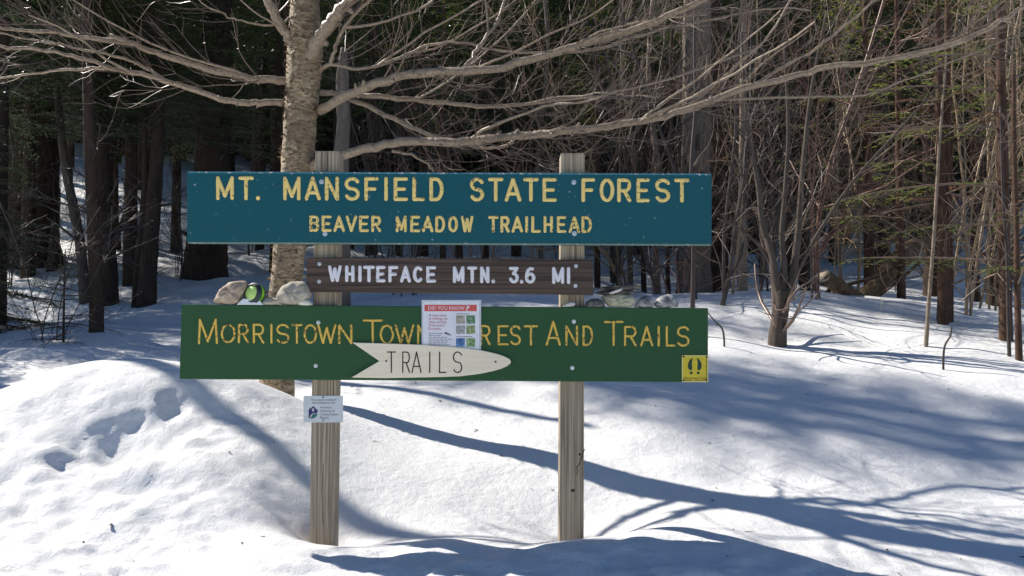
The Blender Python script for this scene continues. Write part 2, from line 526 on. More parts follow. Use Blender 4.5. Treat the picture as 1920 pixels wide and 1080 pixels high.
def ground(x, y):
    x = np.asarray(x, float); y = np.asarray(y, float)
    z = ground0(x, y)
    dist = np.sqrt(x * x + y * y)
    far = sstep(6, 16, dist)
    z = z + (0.035 + 0.14 * far) * fbm(x * 0.55, y * 0.55, 3, 3)
    z = z + 0.010 * fbm(x * 2.6, y * 2.6, 3, 5) * (1 + far)
    # ploughed, clotted face of the left bank and the trodden verge
    lump = sstep(-0.55, -1.3, x) * (1 - sstep(3.7, 4.3, y)) * sstep(1.2, 2.2, y)
    r = 1 - np.abs(fbm(x * 2.6, y * 3.4, 4, 21))
    z = z + lump * (0.017 * (r - 0.6) + 0.009 * fbm(x * 9, y * 9, 4, 31))
    clot = lump * (1 - sstep(3.25, 3.6, y))
    z = z + clot * 0.013 * (np.abs(fbm(x * 5.5, y * 7.5, 3, 71)) + np.abs(fbm(x * 13, y * 16, 2, 73)) * 0.5)
    verge = (1 - sstep(2.5, 3.0, y)) * sstep(0.8, 1.8, y)
    z = z + verge * (0.016 * fbm(x * 5.5, y * 8, 4, 41) + 0.006 * fbm(x * 20, y * 26, 2, 43))
    # scooped hollow in the bank
    wx = x + 0.07 * fbm(x * 3, y * 3, 3, 61, .5); wy = y + 0.06 * fbm(x * 3 + 9, y * 3, 3, 62, .5)
    e = np.sqrt(((wx + 1.52) / 0.36) ** 2 + ((wy - 3.52) / 0.28) ** 2)
    z = z - 0.07 * (1 - sstep(0.1, 1.25, e)) + 0.02 * (1 - sstep(0.6, 1.2, e)) * fbm(x * 7, y * 7, 3, 66)
    e2 = np.sqrt(((wx + 1.95) / 0.22) ** 2 + ((wy - 3.2) / 0.10) ** 2)
    z = z - 0.012 * (1 - sstep(0.1, 1.2, e2))
    z = z - 0.05 * np.exp(-(((x + 1.38) / 0.16) ** 2 + ((y - 3.18) / 0.05) ** 2))
    # wells round the posts and tree trunks
    for px, py, d, w in ((-0.69, 3.14, 0.03, 0.13), (0.22, 3.14, 0.03, 0.13), (-1.3, 4.7, 0.05, 0.25)):
        z = z - d * np.exp(-((x - px) ** 2 + (y - py) ** 2) / w ** 2)
    return z


def gz(x, y):
    return float(ground(np.array([x]), np.array([y]))[0])


def axis_pts(segs):
    out = [segs[0][0]]
    for a, b, h0, h1 in segs:
        t = a
        while t < b - 1e-6:
            s = h0 + (h1 - h0) * (t - a) / (b - a); t += s; out.append(min(t, b))
    return np.array(sorted(set(np.round(out, 5))))


ys = axis_pts([(-40, -4, 4, 2), (-4, 1.2, 0.6, 0.12), (1.2, 2.0, 0.08, 0.02), (2.0, 2.4, 0.02, 0.014), (2.4, 4.8, 0.014, 0.018), (4.8, 8, 0.022, 0.05), (8, 16, 0.06, 0.2), (16, 30, 0.25, 0.6), (30, 90, 1, 5)])
xs_ = axis_pts([(0, 2.6, 0.018, 0.02), (2.6, 5, 0.03, 0.06), (5, 10, 0.1, 0.25), (10, 25, 0.4, 1), (25, 80, 2, 6)])
xs = np.concatenate([-xs_[:0:-1], xs_])
XX, YY = np.meshgrid(xs, ys)
ZZ = ground(XX, YY)
nx, ny = len(xs), len(ys)
idx = np.arange(nx * ny).reshape(ny, nx)
Q = np.stack([idx[:-1, :-1], idx[:-1, 1:], idx[1:, 1:], idx[1:, :-1]], -1).reshape(-1, 4)
mb = MB(); mb.add(np.stack([XX, YY, ZZ], -1).reshape(-1, 3), [Q])
snow = mb.build('snow_ground', MAT['snow'])
tag(snow, 'sunlit snow covering the bank, verge and forest slope', 'snow', kind='structure')

# ------------------------------------------------------------------ trailhead sign
YP = 3.09          # front of the posts
YB = 3.052         # front of the boards
sign = thing('trailhead_sign', 'wooden trailhead sign of three lettered boards on two square posts', 'sign', (0, YP, 0))


def part(name, me, mat, parent):
    """mesh given in world coordinates, placed under a parent whose location is a pure translation"""
    o = new_obj(name, me, parent, mat)
    off = Vector((0, 0, 0)); q = parent
    while q is not None:
        off += q.location; q = q.parent
    me.transform(Matrix.Translation(-off))
    return o


def child_empty_free(mb, name, mat, parent, smooth=True):
    return part(name, mb.mesh(name, smooth), mat, parent)


def post(top, bot, w, label):
    (ut, vt), (ub, vb) = top, bot
    a = P(ut, vt, YP); b = P(ub, vb, YP)
    d = (b - a); b2 = b + d.normalized() * 0.45
    h = w / 2
    m = MB()
    V = []
    for c in (b2, a):
        V += [(c.x - h, YP, c.z), (c.x + h, YP, c.z), (c.x + h, YP + w, c.z), (c.x - h, YP + w, c.z)]
    # split along the length so the bevel can hold
    m.add(V, [np.array([(0, 3, 2, 1), (4, 5, 6, 7), (0, 1, 5, 4), (1, 2, 6, 5), (2, 3, 7, 6), (3, 0, 4, 7)])])
    me = bevel_mesh(m.mesh('post', False), 0.006, 2)
    o = part('post', me, MAT['post'], sign)
    o['label'] = label
    return o


lp = post((613.5, 283), (603, 1012), 0.0885, 'left weathered square post with a small white plaque')
rp = post((1074, 287), (1071.5, 1016), 0.0885, 'right weathered square post with a knot')


def crack(parent, pts, y, w):
    m = MB(); m.tube([P(u, v, y) for u, v in pts], w, 5)
    return child_empty_free(m, 'crack', MAT['ink'], parent)


crack(rp, [(1096, 842), (1090, 858), (1086, 872), (1080, 876)], YP - 0.0004, 0.0014)
crack(rp, [(1080, 876), (1084, 884), (1081, 890)], YP - 0.0004, 0.0012)
for cu, cv, rr in ((1074, 919, 3.6), (1087, 852, 2.4)):
    m = MB()
    m.tube([P(cu, cv, YP - 0.0008), P(cu, cv, YP + 0.004)], rr / 1600 * YP, 9)
    child_empty_free(m, 'knot', MAT['hemlock'], rp)
crack(lp, [(613, 284), (614, 300), (613, 321)], YP - 0.0004, 0.0012)
crack(lp, [(603, 284), (602, 305), (604, 318)], YP - 0.0004, 0.0008)
crack(lp, [(606, 870), (603, 920), (606, 985)], YP - 0.0004, 0.0008)


def board(name, corners, y0, y1, mat, label, bevel):
    pts = [P(u, v, y0) for u, v in corners]
    me = poly_slab([(p.x, p.z) for p in pts], y0, y1, bevel, 2)
    me.name = name
    o = part(name, me, mat, sign)
    o['label'] = label
    return o


teal = board('sign_board', [(350, 456), (1335, 460), (1335, 325), (350, 321)], YB, YP - 0.0015, MAT['teal'],
             'teal painted board with cream forest and trailhead lettering', 0.006)
brown = board('sign_board', [(573, 547), (1113, 553), (1111, 487), (575, 482)], YB + 0.006, YP - 0.0015, MAT['brown'],
              'narrow brown stained board with white distance lettering', 0.003)
green = board('sign_board', [(336, 711), (1328, 717), (1328, 577.5), (340, 571)], YB, YP - 0.0015, MAT['green'],
              'green painted board with thin gold town forest lettering', 0.004)


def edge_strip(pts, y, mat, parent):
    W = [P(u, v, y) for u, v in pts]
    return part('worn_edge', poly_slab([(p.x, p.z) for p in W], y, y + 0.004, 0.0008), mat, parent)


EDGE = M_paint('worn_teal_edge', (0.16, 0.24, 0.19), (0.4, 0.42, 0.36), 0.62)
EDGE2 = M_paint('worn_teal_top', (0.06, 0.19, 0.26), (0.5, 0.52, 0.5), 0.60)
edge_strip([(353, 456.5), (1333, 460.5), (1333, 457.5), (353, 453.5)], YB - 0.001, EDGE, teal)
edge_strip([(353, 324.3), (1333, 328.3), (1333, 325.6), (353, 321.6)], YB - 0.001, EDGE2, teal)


def arc(cx, cy, rx, ry, a0, a1, n=10):
    return [(cx + rx * math.cos(math.radians(a0 + (a1 - a0) * i / n)), cy + ry * math.sin(math.radians(a0 + (a1 - a0) * i / n))) for i in range(n + 1)]


GL = {
    'A': [[(0, 0), (.5, 1)], [(.5, 1), (1, 0)], [(.17, .30), (.83, .30)]],
    'B': [[(0, 0), (0, 1)], [(0, 1), (.6, 1)] + arc(.6, .76, .36, .24, 90, -90)[1:] + [(0, .52)], [(.6, .52)] + arc(.62, .26, .38, .26, 90, -90) + [(0, 0)]],
    'C': [arc(.52, .5, .52, .5, 48, 312, 16)],
    'D': [[(0, 0), (0, 1)], [(0, 1), (.45, 1)] + arc(.45, .5, .55, .5, 90, -90, 14)[1:] + [(0, 0)]],
    'E': [[(0, 0), (0, 1)], [(0, 1), (1, 1)], [(0, .5), (.82, .5)], [(0, 0), (1, 0)]],
    'F': [[(0, 0), (0, 1)], [(0, 1), (1, 1)], [(0, .5), (.8, .5)]],
    'H': [[(0, 0), (0, 1)], [(1, 0), (1, 1)], [(0, .5), (1, .5)]],
    'I': [[(.5, 0), (.5, 1)]],
    'L': [[(0, 1), (0, 0)], [(0, 0), (1, 0)]],
    'M': [[(0, 0), (0, 1)], [(0, 1), (.5, .12)], [(.5, .12), (1, 1)], [(1, 1), (1, 0)]],
    'm': [[(0, 0), (.06, 1)], [(.06, 1), (.5, .08)], [(.5, .08), (.94, 1)], [(.94, 1), (1, 0)]],
    'N': [[(0, 0), (0, 1)], [(0, 1), (1, 0)], [(1, 0), (1, 1)]],
    'O': [arc(.5, .5, .5, .5, 90, 450, 24)],
    'R': [[(0, 0), (0, 1)], [(0, 1), (.55, 1)] + arc(.6, .74, .38, .26, 90, -90)[1:] + [(0, .48)], [(.5, .48), (1, 0)]],
    'S': [arc(.5, .75, .5, .25, 25, 265, 14) + arc(.5, .25, .5, .25, 85, -155, 14)],
    'T': [[(0, 1), (1, 1)], [(.5, 1), (.5, 0)]],
    'V': [[(0, 1), (.5, 0)], [(.5, 0), (1, 1)]],
    'W': [[(0, 1), (.27, 0)], [(.27, 0), (.5, .85)], [(.5, .85), (.73, 0)], [(.73, 0), (1, 1)]],
    '3': [[(.02, 1), (.95, 1)], [(.95, 1), (.45, .6)], [(.45, .6), (.55, .6)] + arc(.5, .3, .5, .3, 80, -160, 12)],
    '6': [arc(.5, .3, .5, .3, 90, 450, 18), [(.02, .36), (.04, .6), (.2, .85), (.5, 1), (.8, .97)]],
    '.': [[(.5, 0.0), (.5, 0.02)]],
}


def letter(ch, u0, u1, v0, v1, stroke, y, parent, mat, depth=0.003, wob=0.0, rng=R):
    s = stroke / 2
    m = MB()
    rad = s / FPX * y
    for si, st in enumerate(GL[ch]):
        # resample
        pts = []
        for (a, b) in zip(st[:-1], st[1:]):
            nseg = 4 if len(st) == 2 else 1
            for k in range(nseg): pts.append((a[0] + (b[0] - a[0]) * k / nseg, a[1] + (b[1] - a[1]) * k / nseg))
        pts.append(st[-1])
        W = []
        for gx, gy in pts:
            uu = u0 + s + gx * max(u1 - u0 - 2 * s, 0.0) + rng.uniform(-wob, wob)
            vv = v1 - s - gy * max(v1 - v0 - 2 * s, 0.0) + rng.uniform(-wob, wob)
            W.append(P(uu, vv, y))
        closed = (Vector(st[0]) - Vector(st[-1])).length < 1e-4
        rr = [rad * (1 + rng.uniform(-.05, .05)) for _ in W]
        if not closed:      # rounded stroke ends
            d0 = (W[0] - W[1]).normalized(); d1 = (W[-1] - W[-2]).normalized()
            W = [W[0] + d0 * rad * .97, W[0] + d0 * rad * .86, W[0] + d0 * rad * .55] + W + [W[-1] + d1 * rad * .55, W[-1] + d1 * rad * .86, W[-1] + d1 * rad * .97]
            rr = [rad * .24, rad * .52, rad * .84] + rr + [rad * .84, rad * .52, rad * .24]
        k0 = len(m.v)
        m.tube(W, rr, 8)
        V = m.v[k0]
        V[:, 1] = y + (V[:, 1] - y) * (depth / rad) - 0.0003 * si - 0.0004
    return child_empty_free(m, 'letter', mat, parent)


def text_row(spec, v_l, v_r, u_l, u_r, stroke, y, parent, mat, depth=0.003, wob=0.0):
    """spec: (char, u0, u1[, dtop, dbottom]); v bounds interpolated from left to right"""
    for it in spec:
        ch, a, b = it[:3]
        t = ((a + b) / 2 - u_l) / (u_r - u_l)
        top = v_l[0] + (v_r[0] - v_l[0]) * t; bot = v_l[1] + (v_r[1] - v_l[1]) * t
        if len(it) > 3: top += it[3]
        if len(it) > 4: bot += it[4]
        if ch == 'I': c = (a + b) / 2; a, b = c - stroke / 2, c + stroke / 2
        if ch == '.': c = (a + b) / 2; letter('.', c - stroke * .6, c + stroke * .6, bot - stroke * 1.3, bot, stroke * 1.15, y, parent, mat, depth); continue
        letter(ch, a, b, top, bot, stroke, y, parent, mat, depth, wob)


text_row([('M', 405, 439), ('T', 447, 476), ('.', 480, 488), ('M', 531, 564), ('A', 571, 602), ('N', 609, 636), ('S', 646, 675), ('F', 683, 710), ('I', 720, 728), ('E', 738, 765), ('L', 773, 797), ('D', 805, 832),
          ('S', 881, 908), ('T', 915, 944), ('A', 946, 978), ('T', 981, 1010), ('E', 1017, 1044), ('F', 1090, 1116), ('O', 1124, 1152), ('R', 1157, 1184), ('E', 1193, 1218), ('S', 1228, 1257), ('T', 1264, 1293)],
         (330, 375), (334.5, 380), 405, 1293, 7.2, YB, teal, MAT['cream'])
text_row([('B', 580, 599), ('E', 603, 622), ('A', 625, 647), ('V', 648, 670), ('E', 673, 692), ('R', 696, 715), ('M', 742, 763), ('E', 769, 788), ('A', 791, 813), ('D', 816, 835), ('O', 840, 859), ('W', 864, 888),
          ('T', 915, 935), ('R', 938, 956), ('A', 959, 981), ('I', 984, 991), ('L', 996, 1014), ('H', 1019, 1037), ('E', 1044, 1062), ('A', 1066, 1088), ('D', 1090, 1110)],
         (403.5, 434.5), (405, 437), 580, 1110, 5.8, YB, teal, MAT['cream'])
text_row([('W', 615, 641), ('H', 647, 665), ('I', 672, 678), ('T', 681, 703), ('E', 705, 723), ('F', 728, 747), ('A', 750, 771), ('C', 774, 794), ('E', 799, 818), ('M', 849, 871), ('T', 876, 895), ('N', 900, 918), ('.', 922, 928),
          ('3', 954, 973), ('.', 975, 981), ('6', 984, 1004), ('M', 1035, 1058), ('I', 1063, 1069)],
         (497, 528.5), (500.5, 532.5), 615, 1069, 6.6, YB + 0.006, brown, MAT['white'])
text_row([('m', 371, 409, -9, 2), ('O', 414, 442), ('R', 446, 467), ('R', 474, 496), ('I', 507, 511), ('S', 518, 543), ('T', 546, 568), ('O', 569, 595), ('W', 595, 631), ('N', 634, 661),
          ('T', 680, 718, -9), ('O', 712, 739), ('W', 740, 777), ('N', 782, 806), ('F', 843, 868, -9, 0), ('O', 871, 897), ('R', 900, 920), ('E', 933, 954), ('S', 956, 977), ('T', 982, 1009),
          ('A', 1023, 1052, -8), ('N', 1060, 1084), ('D', 1092, 1112), ('T', 1132, 1169, -9), ('R', 1170, 1194), ('A', 1200, 1225), ('I', 1233, 1237), ('L', 1248, 1266), ('S', 1269, 1293)],
         (606, 643), (611, 650), 371, 1293, 4.3, YB, green, MAT['gold'], 0.0022, 0.25)


def bolt(u, v, y, parent, mat, rpx=5.0, name='bolt'):
    r = rpx / FPX * y
    m = MB()
    c = P(u, v, y)
    m.tube([(c.x, y - 0.0015, c.z), (c.x, y + 0.006, c.z)], r, 14)
    m.tube([(c.x, y - 0.006, c.z), (c.x, y - 0.0045, c.z), (c.x, y, c.z)], [r * .45, r * .62, r * .62], 6)
    return child_empty_free(m, name, mat, parent, False)


for u, v in ((603, 341), (609.5, 438.5), (1076, 342), (1077, 438)): bolt(u, v, YB, teal, MAT['steel'], 4.6)
for u, v in ((599, 495), (598.5, 528), (1080, 499), (1079, 536)): bolt(u, v, YB + 0.006, brown, MAT['steel'], 3.6)
for u, v in ((597, 605), (592, 686), (1076, 603), (1073, 690)): bolt(u, v, YB, green, MAT['steel'], 3.8)
bolt(521, 346, YB + .004, teal, MAT['ink'], 3.0, 'old_screw_hole')

# arrow board
YA = YB - 0.016
outl = [(658, 708), (720, 709), (777, 708), (825, 707), (863, 705.5), (897, 701.5), (924, 696), (940, 691.5), (951, 686.5), (957, 681.5), (958.5, 678), (955, 673), (948, 669), (936, 664.5), (920, 660.5), (898, 656), (872, 652.5), (846, 650), (791, 646.3), (726, 644), (660, 642), (711, 677)]
pp = [P(u, v, YA) for u, v in outl]
me = poly_slab([(p.x, p.z) for p in pp], YA, YB - 0.001, 0.003, 2)
arrow = part('arrow_board', me, MAT['arrow'], sign)
arrow['label'] = 'pale wooden arrow with a swallowtail end and thin dark lettering'
for ch, a, b in (('T', 725.5, 742), ('R', 754, 769), ('A', 771.5, 790.5), ('I', 804.5, 807), ('L', 823, 837), ('S', 849, 867)):
    letter(ch, a, b, 659, 699.5, 2.3, YA, arrow, MAT['ink'], 0.0008, 0.15)
for u, v in ((724, 677), (929, 678.5)): bolt(u, v, YA, arrow, MAT['greyprint'], 1.9, 'screw')


def rect_slab(u0, v0, u1, v1, y0, y1, bevel=0.0, rounded=0.0):
    if rounded:
        pts = []
        for cx, cy, a in ((u0 + rounded, v1 - rounded, 180), (u1 - rounded, v1 - rounded, 270), (u1 - rounded, v0 + rounded, 0), (u0 + rounded, v0 + rounded, 90)):
            for k in range(5):
                t = math.radians(a + 90 * k / 4); pts.append((cx + rounded * math.cos(t), cy - rounded * math.sin(t)))
    else:
        pts = [(u0, v1), (u1, v1), (u1, v0), (u0, v0)]
    W = [P(u, v, y0) for u, v in pts]
    return poly_slab([(p.x, p.z) for p in W], y0, y1, bevel)


def shape_px(pts, y0, th, name, mat, parent):
    W = [P(u, v, y0) for u, v in pts]
    me = poly_slab([(p.x, p.z) for p in W], y0, y0 + th)
    return part(name, me, mat, parent)


def font_text(s, u0, u1, vbase, hpx, y, mat, parent, name='lettering', align='LEFT'):
    cu = bpy.data.curves.new('t', 'FONT'); cu.body = s; cu.resolution_u = 2; cu.size = 1
    o = bpy.data.objects.new('t', cu); C.objects.link(o)
    dg = bpy.context.evaluated_depsgraph_get()
    me = bpy.data.meshes.new_from_object(o.evaluated_get(dg))
    bpy.data.objects.remove(o)
    V = np.zeros(len(me.vertices) * 3, np.float32); me.vertices.foreach_get('co', V); V = V.reshape(-1, 3)
    x0, x1 = V[:, 0].min(), V[:, 0].max()
    h = 0.73
    a = P(u0, vbase, y); b = P(u1, vbase, y)
    sx = (b.x - a.x) / (x1 - x0); sz = hpx / FPX * y / h
    W = np.stack([a.x + (V[:, 0] - x0) * sx, np.full(len(V), y), a.z + V[:, 1] * sz], 1)
    me.vertices.foreach_set('co', W.astype(np.float32).ravel()); me.update()
    me.materials.clear(); me.name = name
    return part(name, me, mat, parent)


# yellow trail plaque on the green board
yp = part('plaque', rect_slab(1278.5, 666, 1328, 716.5, YB - 0.003, YB - 0.0005, 0.0006), MAT['yellowedge'], sign)
yp['label'] = 'small square yellow plaque with dark green hoof print'
part('panel', rect_slab(1281, 668.5, 1325.5, 714, YB - 0.0036, YB - 0.0028), MAT['yellow'], yp)
YQ = YB - 0.0042
ch_l = [(1299, 671), (1294, 674), (1290.5, 680), (1289.5, 686), (1291, 691.5), (1294, 694.5), (1297, 694), (1298, 690), (1297.3, 684), (1297.6, 678)]
ch_r = [(2 * 1302.7 - u, v) for u, v in ch_l]
shape_px(ch_l, YQ, 0.0005, 'hoof_mark', MAT['dgreen'], yp)
shape_px(ch_r[::-1], YQ, 0.0005, 'hoof_mark', MAT['dgreen'], yp)
for u in (1296, 1309):
    m = MB(); c = P(u, 699.3, YQ); m.tube([(c.x, YQ, c.z), (c.x, YQ + .0005, c.z)], 2.7 / FPX * YQ, 12)
    child_empty_free(m, 'hoof_mark', MAT['dgreen'], yp, False)
font_text('Morristown Trails', 1282, 1324, 711, 4.2, YQ, MAT['ink'], yp)
for u, v in ((1281.5, 668.8), (1325, 669), (1281.5, 713.2), (1324.7, 712.6)): bolt(u, v, YB - 0.0036, yp, MAT['ink'], 1.7, 'screw')
for a, b in ((1283, 1298), (1302, 1323)):
    part('stripe', rect_slab(a, 712.6, b, 713.7, YQ, YQ + .0004), MAT['ink'], yp)
part('stripe', rect_slab(1324.5, 670, 1325.6, 711, YQ, YQ + .0004), MAT['ink'], yp)

# white funding plaque on the left post
YW = YP - 0.003
wp = part('plaque', rect_slab(569, 742, 643, 792, YW, YP - 0.0005, 0, 2.5), MAT['plaque'], sign)
wp['label'] = 'small white plaque with a navy house emblem'
YV = YW - 0.0006
font_text('This property conserved', 582, 630, 751.5, 4.2, YV, MAT['greyprint'], wp)
font_text('with funding from the', 584, 628, 757, 4.0, YV, MAT['greyprint'], wp)
for i, (s, w) in enumerate((('Vermont', 22), ('Housing &', 27), ('Conservation', 34), ('Board', 15))):
    font_text(s, 600.5, 600.5 + w, 766 + 6.4 * i, 4.6, YV, MAT['greyprint'], wp)
emb = shape_px([(578.8, 784), (578.8, 771), (577.2, 771), (580, 768), (580, 765), (582, 765), (582, 766.5), (587.2, 761.5), (597, 771), (595, 772), (594, 775), (588, 774.5), (583, 777.5), (581, 782)], YV, 0.0005, 'house_emblem', MAT['navy'], wp)
shape_px([(579.5, 784.2), (583.5, 781.5), (586, 777), (590, 775.5), (594.8, 775.5), (594, 779), (591, 783), (586, 785)], YV, 0.0005, 'leaf_emblem', MAT['tealprint'], wp)
for du in (0, 2.3):
    for dv in (0, 3):
        part('window_mark', rect_slab(585 + du, 766 + dv, 586.7 + du, 768.2 + dv, YV - .0004, YV - .0001), MAT['paper'], wp)
for v in (744.8, 788.3): bolt(606, v, YW, wp, MAT['greyprint'], 1.5, 'screw')

# paper notice tucked behind the arrow
YN = YB - 0.0065
notice = thing('paper_notice', 'white paper notice with red banner tucked above the pale arrow', 'notice', tuple(P(846, 652, YN)))
part('plastic_sleeve', rect_slab(790.5, 562.5, 902, 668, YN + 0.0008, YN + 0.002), MAT['sleeve'], notice)
sheet = part('paper_sheet', rect_slab(793.5, 565, 898.5, 668, YN, YN + 0.0007), MAT['paper'], notice)
YM = YN - 0.0006
part('red_banner', rect_slab(796, 571.5, 894, 583.5, YM, YM + .0004), MAT['red'], notice)
font_text('DID YOU KNOW', 803, 871, 581, 7.2, YM - .0005, MAT['paper'], notice)
font_text('?', 873, 881, 583, 10.5, YM - .0005, MAT['paper'], notice)
for i, (s, w) in enumerate((('A new pest', 33), ('is hiking its', 35), ('way across', 33), ("Vermont's", 30), ('Forests.', 24))):
    font_text(s, 804, 804 + w, 593.3 + 6.3 * i, 5.2, YM, MAT['crimson'], notice)
for i in range(8):
    uu = 804
    while uu < 842 - (i % 3) * 3:
        w = R.uniform(3, 8)
        if not (i in (0, 1) and uu > 824):
            part('print_line', rect_slab(uu, 624.5 + 3.6 * i, uu + w, 625.6 + 3.6 * i, YM, YM + .0004), MAT['greyprint'], notice)
        uu += w + 1.3
shape_px([(832.5, 624), (836, 622.5), (843, 626), (847.5, 629.5), (841, 628), (835, 626.5)][::-1], YM, .0004, 'insect_picture', MAT['greyprint'], notice)


def M_photo(name, a, b, c, sc):
    m, nt, bs = mat_base(name)
    n = noise(nt, coords(nt), sc, 4, 0.7, 1.0)
    r = ramp(nt, [(0.36, a), (0.5, b), (0.64, c)]); nt.links.new(n, r.inputs[0]); nt.links.new(r.outputs[0], bs.inputs['Base Color'])
    bs.inputs['Roughness'].default_value = 0.4
    return m


ph = [M_photo('photo_twig', (0.18, 0.15, 0.12), (0.42, 0.38, 0.32), (0.55, 0.5, 0.42), 90), M_photo('photo_needles', (0.02, 0.09, 0.03), (0.10, 0.25, 0.12), (0.4, 0.5, 0.4), 120),
      M_photo('photo_grey', (0.12, 0.12, 0.12), (0.35, 0.35, 0.35), (0.6, 0.6, 0.58), 160), M_photo('photo_leaves', (0.03, 0.06, 0.02), (0.22, 0.3, 0.1), (0.6, 0.62, 0.42), 110),
      M_photo('photo_blue', (0.02, 0.05, 0.12), (0.08, 0.22, 0.5), (0.2, 0.38, 0.62), 70), M_photo('photo_green', (0.08, 0.2, 0.06), (0.2, 0.36, 0.14), (0.4, 0.52, 0.3), 80)]
for i in range(6):
    uu = 855 + 19.3 * (i % 2); vv = (591, 610, 634)[i // 2]
    part('picture', rect_slab(uu, vv, uu + 16.6, vv + 16, YM, YM + .0004), ph[i], notice)
part('print_line', rect_slab(855, 588, 880, 589, YM, YM + .0004), MAT['greyprint'], notice)
part('print_line', rect_slab(855, 630.6, 886, 631.5, YM, YM + .0004), MAT['greyprint'], notice)

# ------------------------------------------------------------------ stones and things on top of the green board
GREEN_TOP = lambda u: 571 + (577.5 - 571) * (u - 340) / 988.0
YMID = (YB + YP) / 2 - 0.0


def stone(name, outline, depth, mat, label, seed, rough=0.06, lift=0.0, yc=None):
    """rounded stone whose seen outline follows the given pixels, with its own depth"""
    rg = random.Random(seed)
    yc = YMID if yc is None else yc
    W = [P(u, v, yc) for u, v in outline]
    # resample outline smoothly
    pts = []
    n = len(W)
    for i in range(n):
        for k in range(3):
            a, b, c, d = W[i - 1], W[i], W[(i + 1) % n], W[(i + 2) % n]
            t = k / 3
            pts.append(0.5 * ((2 * b) + (c - a) * t + (2 * a - 5 * b + 4 * c - d) * t * t + (3 * b - a - 3 * c + d) * t ** 3))
    cx = sum(p.x for p in pts) / len(pts); cz = sum(p.z for p in pts) / len(pts); zmin = min(p.z for p in pts)
    m = MB(); K = 9; V = []
    ph1 = rg.uniform(0, 6); 
    for k in range(K):
        a = -math.pi / 2 * 0.97 + math.pi * 0.97 * k / (K - 1)
        s = max(math.cos(a), 0.05) ** 0.55; dy = math.sin(a) * depth / 2
        for j, p in enumerate(pts):
            f = 1 + rough * math.sin(ph1 + j * 1.3 + k * 2.1) * (1 - s) * 2
            V.append((cx + (p.x - cx) * s * f, yc + dy * (1 + rough * math.sin(j * .9 + ph1)), cz + (p.z - cz) * s * f))
    Np = len(pts)
    V.append((cx, yc - depth / 2 * 1.0, cz)); V.append((cx, yc + depth / 2 * 1.0, cz))
    q = [(k * Np + j, k * Np + (j + 1) % Np, (k + 1) * Np + (j + 1) % Np, (k + 1) * Np + j) for k in range(K - 1) for j in range(Np)]
    t = [((j + 1) % Np, j, K * Np) for j in range(Np)] + [((K - 1) * Np + j, (K - 1) * Np + (j + 1) % Np, K * Np + 1) for j in range(Np)]
    V = np.array(V)
    V = V + np.array([cx, yc, cz]) * 0
    d = V - np.array([cx, yc, cz])
    q_ = d / (np.linalg.norm(d, axis=1)[:, None] + 1e-9)
    bumpf = fbm(q_[:, 0] * 2.3 + seed * 3.1 + q_[:, 1] * 1.7, q_[:, 2] * 2.3 - q_[:, 1] * 1.9, 3, seed)
    cut = np.floor((bumpf + 2) * 3.5) / 3.5 - 2
    V = np.array([cx, yc, cz]) + d * (1 + 0.07 * (0.6 * cut + 0.4 * bumpf))[:, None]
    V[:, 2] = np.maximum(V[:, 2], zmin)
    loc = Vector((cx, yc, zmin))
    m.add(V - np.array(loc), [np.array(q), np.array(t)])
    o = m.build(name, mat)
    o.location = loc
    return tag(o, label, 'stone')


stone('stone', [(403, 569.5), (405, 562), (411, 548), (420, 536), (431, 529), (446, 526), (458, 528), (462, 534), (459, 546), (453, 558), (449, 569.5), (425, 571.2)], 0.085, MAT['rocktan'],
      'largest tan wedge shaped rock beside the lime green ball', 1)
stone('stone', [(519, 566), (521, 553), (528, 541), (539, 532), (550, 528), (566, 529), (577, 534), (584, 545), (583, 558), (573, 565), (560, 571), (543, 572), (530, 569)], 0.09, MAT['rockgrey'],
      'large pale grey boulder beside the brown board', 2)
stone('stone', [(494, 571.5), (497, 562), (507, 557), (520, 560), (534, 562), (533, 568), (522, 572)], 0.06, MAT['rockgrey'], 'small flat grey stone right of the lime green ball', 3)
stone('stone', [(560, 571), (560, 565), (566, 561.5), (576, 562), (584, 565), (586, 572), (572, 572.6)], 0.035, MAT['quartz'], 'small white pebble at foot of the left post', 4, yc=YMID - 0.012)
stone('stone', [(1055, 575.5), (1059, 571), (1068, 566.5), (1077, 567), (1079.5, 571), (1075, 575), (1064, 576)], 0.025, MAT['quartz'], 'small pale oval pebble in front of the right post', 5, yc=YB + 0.016)
stone('stone', [(1096, 575.8), (1099, 567), (1108, 561), (1120, 560), (1130, 565), (1133, 576), (1114, 576.5)], 0.06, MAT['rockdark'], 'dark rounded rock between the right post and greenish stone', 6)
stone('stone', [(1127, 557), (1131, 553), (1150, 550), (1170, 550), (1186, 553), (1192, 563), (1190, 571), (1180, 575.8), (1158, 576.3), (1141, 574.5), (1133, 567)], 0.085, MAT['rockgreen'],
      'large greenish oval stone carrying flat slates', 7)
stone('stone', [(1117, 551), (1124, 546), (1150, 543.5), (1175, 544), (1190, 547), (1188, 550.5), (1165, 551.8), (1135, 553)], 0.07, MAT['rockslate'], 'lower flat dark slate lying on greenish stone', 8, 0.1)
stone('stone', [(1121, 543.2), (1127, 538.5), (1150, 535.5), (1180, 533), (1203, 535.5), (1204, 539.5), (1185, 543.2), (1150, 543.8)], 0.075, MAT['rockslate'], 'topmost broad dark slate of the stack', 9, 0.1)
stone('stone', [(1143, 549.5), (1150, 545.2), (1164, 541.2), (1167, 543), (1158, 548), (1147, 551)], 0.016, MAT['quartz'], 'white quartz sliver in front of the dark slates', 10, yc=YMID - 0.044)
stone('stone', [(1192, 574), (1195, 565), (1203, 557), (1214, 554.5), (1222, 559), (1226, 570), (1221, 576), (1204, 576.8)], 0.065, MAT['rockmix'], 'grey and white banded rock right of greenish stone', 11)
